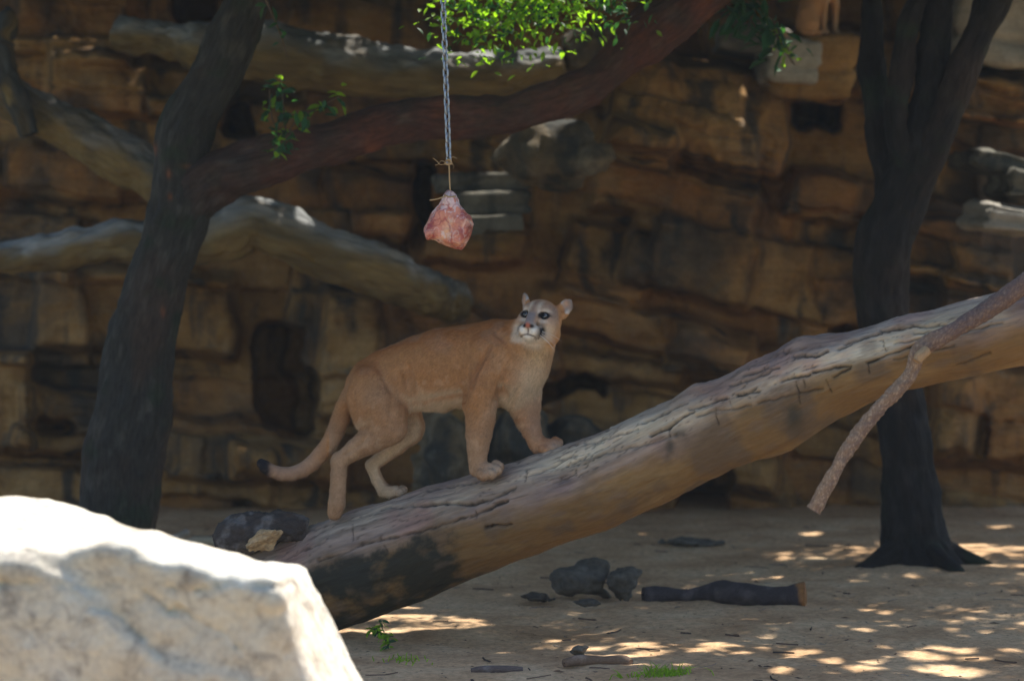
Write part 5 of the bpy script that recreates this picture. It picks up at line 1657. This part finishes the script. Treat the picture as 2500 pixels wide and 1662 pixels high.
def sitting_cougar():
    """the second cat, sitting on the rock shelf; only its haunch and front legs reach into the frame"""
    D = 22.2
    s = mpp(D)
    org = P(2000, 85, D)
    F = Field((-85, -14, -50), (105, 210, 50), 2.2)
    def C(lst, k, sq=1.0):
        F.chain([(a, b, z, r) for a, b, z, r in lst], k, (0, 0, 1), sq)
    C([(-30, 28, 0, 28), (-18, 70, 0, 30), (4, 110, 0, 33), (20, 135, 0, 30)], 8, 0.8)
    C([(-24, 26, -20, 24), (-30, 50, -16, 22)], 10, 0.8)                 # haunches
    C([(-24, 26, 20, 24), (-30, 50, 16, 22)], 10, 0.8)
    C([(-22, 6, -22, 8), (2, 3, -24, 6.5)], 5); C([(-22, 6, 22, 8), (2, 3, 24, 6.5)], 5)
    for z, x in ((-12, 10), (12, 40)):
        C([(14 if z < 0 else 30, 112, z, 18), (x + 1, 74, z, 9.5), (x, 34, z, 7), (x, 10, z, 6.5), (x + 7, 4, z - 2, 6)], 5)
    C([(18, 130, 0, 26), (30, 160, -2, 22)], 10)
    C([(34, 168, -4, 24)], 8); C([(46, 160, -14, 12), (52, 157, -18, 10)], 8)
    C([(22, 186, -16, 7), (20, 198, -18, 4)], 4); C([(40, 188, 10, 7), (42, 200, 12, 4)], 4)
    C([(-44, 16, 0, 9), (-46, 30, -14, 8), (-40, 4, -26, 7), (-20, 0, -32, 6)], 5)
    V, Fq = nets(F.f, F.lo, F.h)
    N = vnormals(V, Fq)
    col = np.tile(np.array([0.46, 0.255, 0.13]), (len(V), 1))
    col = mixc(col, (0.60, 0.47, 0.33), smooth(0.2, 0.8, N[:, 0]) * smooth(60, 100, V[:, 1]))
    col = mixc(col, (0.42, 0.27, 0.17), smooth(70, 30, V[:, 1]) * (V[:, 0] > 0))
    W = org + s * (V[:, 0:1] * CR + V[:, 1:2] * CU + V[:, 2:3] * CF)
    t = thing('cougar', 'second tan cougar sitting on the sunlit rock shelf at the top edge', 'cougar', org)
    mesh_np('body', W, Fq, M_FUR, t, col=col)
sitting_cougar()
#COUGAR_END

# ------------------------------------------------------------------ things lying on the ground
def ground_log(name, label, pix, r, cat, seed, col=(0.05, 0.042, 0.045), col2=(0.10, 0.085, 0.085), end=None, lift=0.75, nl=90, nr=28, group=None):
    pts = []
    for k, (px, py, rr) in enumerate(pix):
        g = G(px, py); d = (g - CC) @ CF
        s = mpp(d)
        pts.append([g[0], g[1], rr * s * lift, rr * s])
    pts = np.array(pts)
    V, Fq, bk, info = tube(pts, nl, nr, bark_disp(pts[:, 3].mean() * 0.25, pts[:, 3].mean() * 0.16, 5, 24, 0.4, seed))
    n = fbm(bk * 12, 4, seed)
    c = mixc(np.tile(np.array(col), (len(V), 1)), col2, smooth(-0.1, 0.5, n))
    t = thing(name, label, cat, (pts[0, 0], pts[0, 1], 0), group)
    if end is not None:
        s0 = bk[:, 2].max()
        c = mixc(c, end, smooth(s0 - 0.05, s0 - 0.02, bk[:, 2] + 0.05 * n))
    mesh_np('wood', V, Fq, M_BRANCH, t, col=c, vec=bk)
    return t, pts
ground_log('dark_log', 'dark crooked log on the sand with an orange cut end', [(1572, 1468, 20), (1630, 1466, 20), (1700, 1464, 17), (1752, 1466, 27), (1790, 1470, 28), (1850, 1474, 27), (1920, 1476, 28), (1966, 1477, 31)], 1, 'log', 3, end=(0.30, 0.14, 0.05))
ground_log('stick', 'thin grey stick lying on sand near the bottom edge', [(1150, 1640, 6), (1180, 1640, 9), (1230, 1640, 9), (1275, 1638, 6)], 1, 'stick', 5, (0.13, 0.10, 0.09), (0.22, 0.19, 0.18), nl=40, nr=14)
ground_log('wood_chunk', 'knobbly brown wood chunk beside the small stones at the bottom', [(1378, 1625, 10), (1420, 1620, 14), (1470, 1620, 12), (1520, 1622, 14), (1540, 1624, 9)], 1, 'wood', 6, (0.19, 0.125, 0.085), (0.30, 0.22, 0.17), nl=50, nr=18)
ground_log('pale_log', 'pale sunlit piece of wood on the sand behind the foreground rock', [(440, 1333, 8), (480, 1330, 13), (530, 1331, 13), (575, 1332, 11)], 1, 'wood', 8, (0.42, 0.35, 0.24), (0.52, 0.44, 0.32), nl=50, nr=18)
ground_log('bent_stick', 'small upturned pale stick beside the sunlit wood piece', [(400, 1322, 5), (430, 1321, 7), (455, 1312, 8)], 1, 'stick', 9, (0.42, 0.37, 0.30), (0.5, 0.45, 0.4), nl=30, nr=14, lift=1.6)

def ground_rock(label, px, py, w, hpx, mat, seed, grid=0.012, rough=0.13, group='loose rocks on the sand'):
    g = G(px, py); d = (g - CC) @ CF
    s = mpp(d)
    V, Fq = boulder((g[0], g[1], hpx * s * 0.42), (w * s / 2, w * s * 0.4, hpx * s / 2), seed, grid, rough=rough, planes=12, cut=0.5)
    o = mesh_np('rock', V, Fq, mat)
    local_to(o, (g[0], g[1], 0))
    return tag(o, label, 'rock', group)
M_GROUNDROCK = mat_rock('dull_grey_rock', (0.06, 0.055, 0.046), (0.115, 0.105, 0.088), (0.19, 0.175, 0.145), strk=False, sc=9.0)
ground_rock('flat topped grey rock left of the dark crooked log', 1432, 1458, 170, 100, M_GROUNDROCK, 2, 0.010)
ground_rock('angular dark rock touching the left end of the dark log', 1520, 1462, 130, 95, M_GROUNDROCK, 5, 0.010)
ground_rock('small pale rubble rock in front of the flat topped grey rock', 1425, 1482, 70, 24, M_GROUNDROCK, 7, 0.008)
ground_rock('low dark lump of rubble left of the flat topped grey rock', 1310, 1470, 80, 26, M_CORE, 9, 0.008)
ground_rock('small grey stone standing behind the knobbly wood chunk', 1410, 1602, 54, 42, M_GROUNDROCK, 11, 0.006)
ground_rock('flat low stone half buried in the sand near the wall foot', 1690, 1335, 160, 30, M_GROUNDROCK, 13, 0.012)

# litter: chips, leaves and crumbs of soil on the sand
def litter():
    rg = np.random.default_rng(17)
    n = 7000
    x = rg.uniform(-3.9, 3.9, n); y = 14.0 + rg.uniform(0, 1, n) ** 1.6 * 7.5
    z = 0.030 * fbm(np.stack([x, y, 0 * x], 1) * 0.9, 4, 3) + 0.016 * fbm(np.stack([x, y, 0 * x], 1) * 4.5, 4, 9)
    sz = rg.uniform(0.003, 0.010, n) * (1 + 1.2 * (rg.uniform(0, 1, n) > 0.94))
    V, Fq, cols = [], [], []
    for k in range(n):
        a = rg.uniform(0, 6.28); e = rg.uniform(0.3, 1.0)
        st = len(V)
        s = sz[k]
        for (u, v, w) in ((-1, -0.6, 0), (1, -0.5, 0), (0.9, 0.6, 0), (-0.8, 0.6, 0), (0.1, 0, 0.45 * e)):
            V.append((x[k] + s * (u * math.cos(a) * 1.5 - v * math.sin(a) * e), y[k] + s * (u * math.sin(a) * 1.5 + v * math.cos(a) * e), z[k] - 0.002 + s * w))
        Fq += [(st, st + 1, st + 4), (st + 1, st + 2, st + 4), (st + 2, st + 3, st + 4), (st + 3, st, st + 4)]
        c = [(0.13, 0.085, 0.055), (0.07, 0.05, 0.04), (0.30, 0.22, 0.145), (0.36, 0.28, 0.2), (0.19, 0.12, 0.075)][rg.integers(0, 5)]
        cols += [c] * 5
    for k in range(130):                                            # twigs and bark strips
        tx, ty = rg.uniform(-2.6, 3.6), 14.1 + rg.uniform(0, 1) ** 1.4 * 7
        tz = 0.030 * float(fbm(np.array([[tx, ty, 0]]) * 0.9, 4, 3)[0]) + 0.016 * float(fbm(np.array([[tx, ty, 0]]) * 4.5, 4, 9)[0])
        a = rg.uniform(0, 3.14); L = rg.uniform(0.02, 0.085); w = rg.uniform(0.0025, 0.006)
        u_, v_ = np.array([math.cos(a), math.sin(a), rg.uniform(-.05, .05)]), np.array([-math.sin(a), math.cos(a), 0])
        c_ = np.array([tx, ty, tz + 0.004])
        st = len(V)
        bend = v_ * rg.normal() * 0.15 * L
        for e_, bb in ((-1, 0), (0, 1), (1, 0)):
            for o_ in (v_ * w, np.array([0, 0, 1.4 * w]), -v_ * w):
                V.append(tuple(c_ + u_ * L * e_ + bend * bb + o_))
        for r_ in (0, 3):
            Fq += [(st + r_, st + r_ + 1, st + r_ + 4, st + r_ + 3), (st + r_ + 1, st + r_ + 2, st + r_ + 5, st + r_ + 4)]
        cols += [[(0.11, 0.075, 0.055), (0.06, 0.048, 0.042), (0.22, 0.165, 0.12)][rg.integers(0, 3)]] * 9
    m = mat_attr('litter', 0.95, (80, 80, 80), 0.2, 0.2, 0.002, 0.1, use_bk=False)
    stuff(mesh_np('litter', np.array(V), Fq, m, None, smooth_shade=False, col=np.array(cols)))
litter()

# green things
def tuft(label, px, py, n, hgt, seed, wid=0.10):
    rg = np.random.default_rng(seed)
    g = G(px, py)
    t = thing('grass_tuft', label, 'grass', (g[0], g[1], 0), 'grass tufts on the sand')
    V, Fq = [], []
    for k in range(n):
        bx = g + np.array([rg.normal() * wid * .5, rg.normal() * wid * .4, 0])
        dirv = np.array([rg.normal() * 0.6, rg.normal() * 0.5, 1.0]); dirv /= np.linalg.norm(dirv)
        L = hgt * rg.uniform(0.5, 1.1); w = 0.0028
        side = np.cross(dirv, [0, 1, 0.2]); side /= np.linalg.norm(side)
        st = len(V)
        bend = np.array([rg.normal() * 0.02, rg.normal() * 0.02, -0.012])
        V += [bx - side * w, bx + side * w, bx + dirv * L * 0.55 + side * w * .8, bx + dirv * L * 0.55 - side * w * .8, bx + dirv * L + bend]
        Fq += [(st, st + 1, st + 2, st + 3), (st + 3, st + 2, st + 4)]
    stuff(mesh_np('blades', V, Fq, M_LEAF_B, t, smooth_shade=False))
tuft('bright green grass tuft at the bottom edge right of the wood chunk', 1632, 1652, 110, 0.085, 1, 0.14)
tuft('sparse thin grass tuft left of the bright tuft at the bottom edge', 1540, 1655, 26, 0.06, 2, 0.12)
tuft('little low grass tuft on the open sand right of the seedling', 985, 1612, 30, 0.05, 3, 0.14)

def seedling():
    rg = np.random.default_rng(4)
    g = G(945, 1583)
    d = (g - CC) @ CF
    t = thing('seedling', 'small leafy green seedling under the log foot', 'plant', g)
    for k, line in enumerate([[(948, 1583, d), (940, 1550, d), (925, 1512, d)], [(945, 1570, d), (930, 1545, d), (900, 1530, d)], [(948, 1583, d), (950, 1560, d), (942, 1545, d)]]):
        pts = np.array([P(*p) for p in line])
        st = twig(line, t, 1.6, (0.08, 0.12, 0.04), 'stem')
        c = catmull(pts, 40)
        for j in range(22):
            o = bpy.data.objects.new('leaf', LM_B if j % 3 else LM_D); COL.objects.link(o)
            o.parent = st
            o.location = c[int(rg.uniform(0.15, 1) * 39)] + rg.normal(size=3) * 0.008
            o.rotation_euler = (rg.uniform(-1, 1), rg.uniform(-.3, 1.0), rg.uniform(0, 6.28))
            sz = 0.046 * rg.uniform(0.7, 1.2); o.scale = (sz, sz, sz)
seedling()
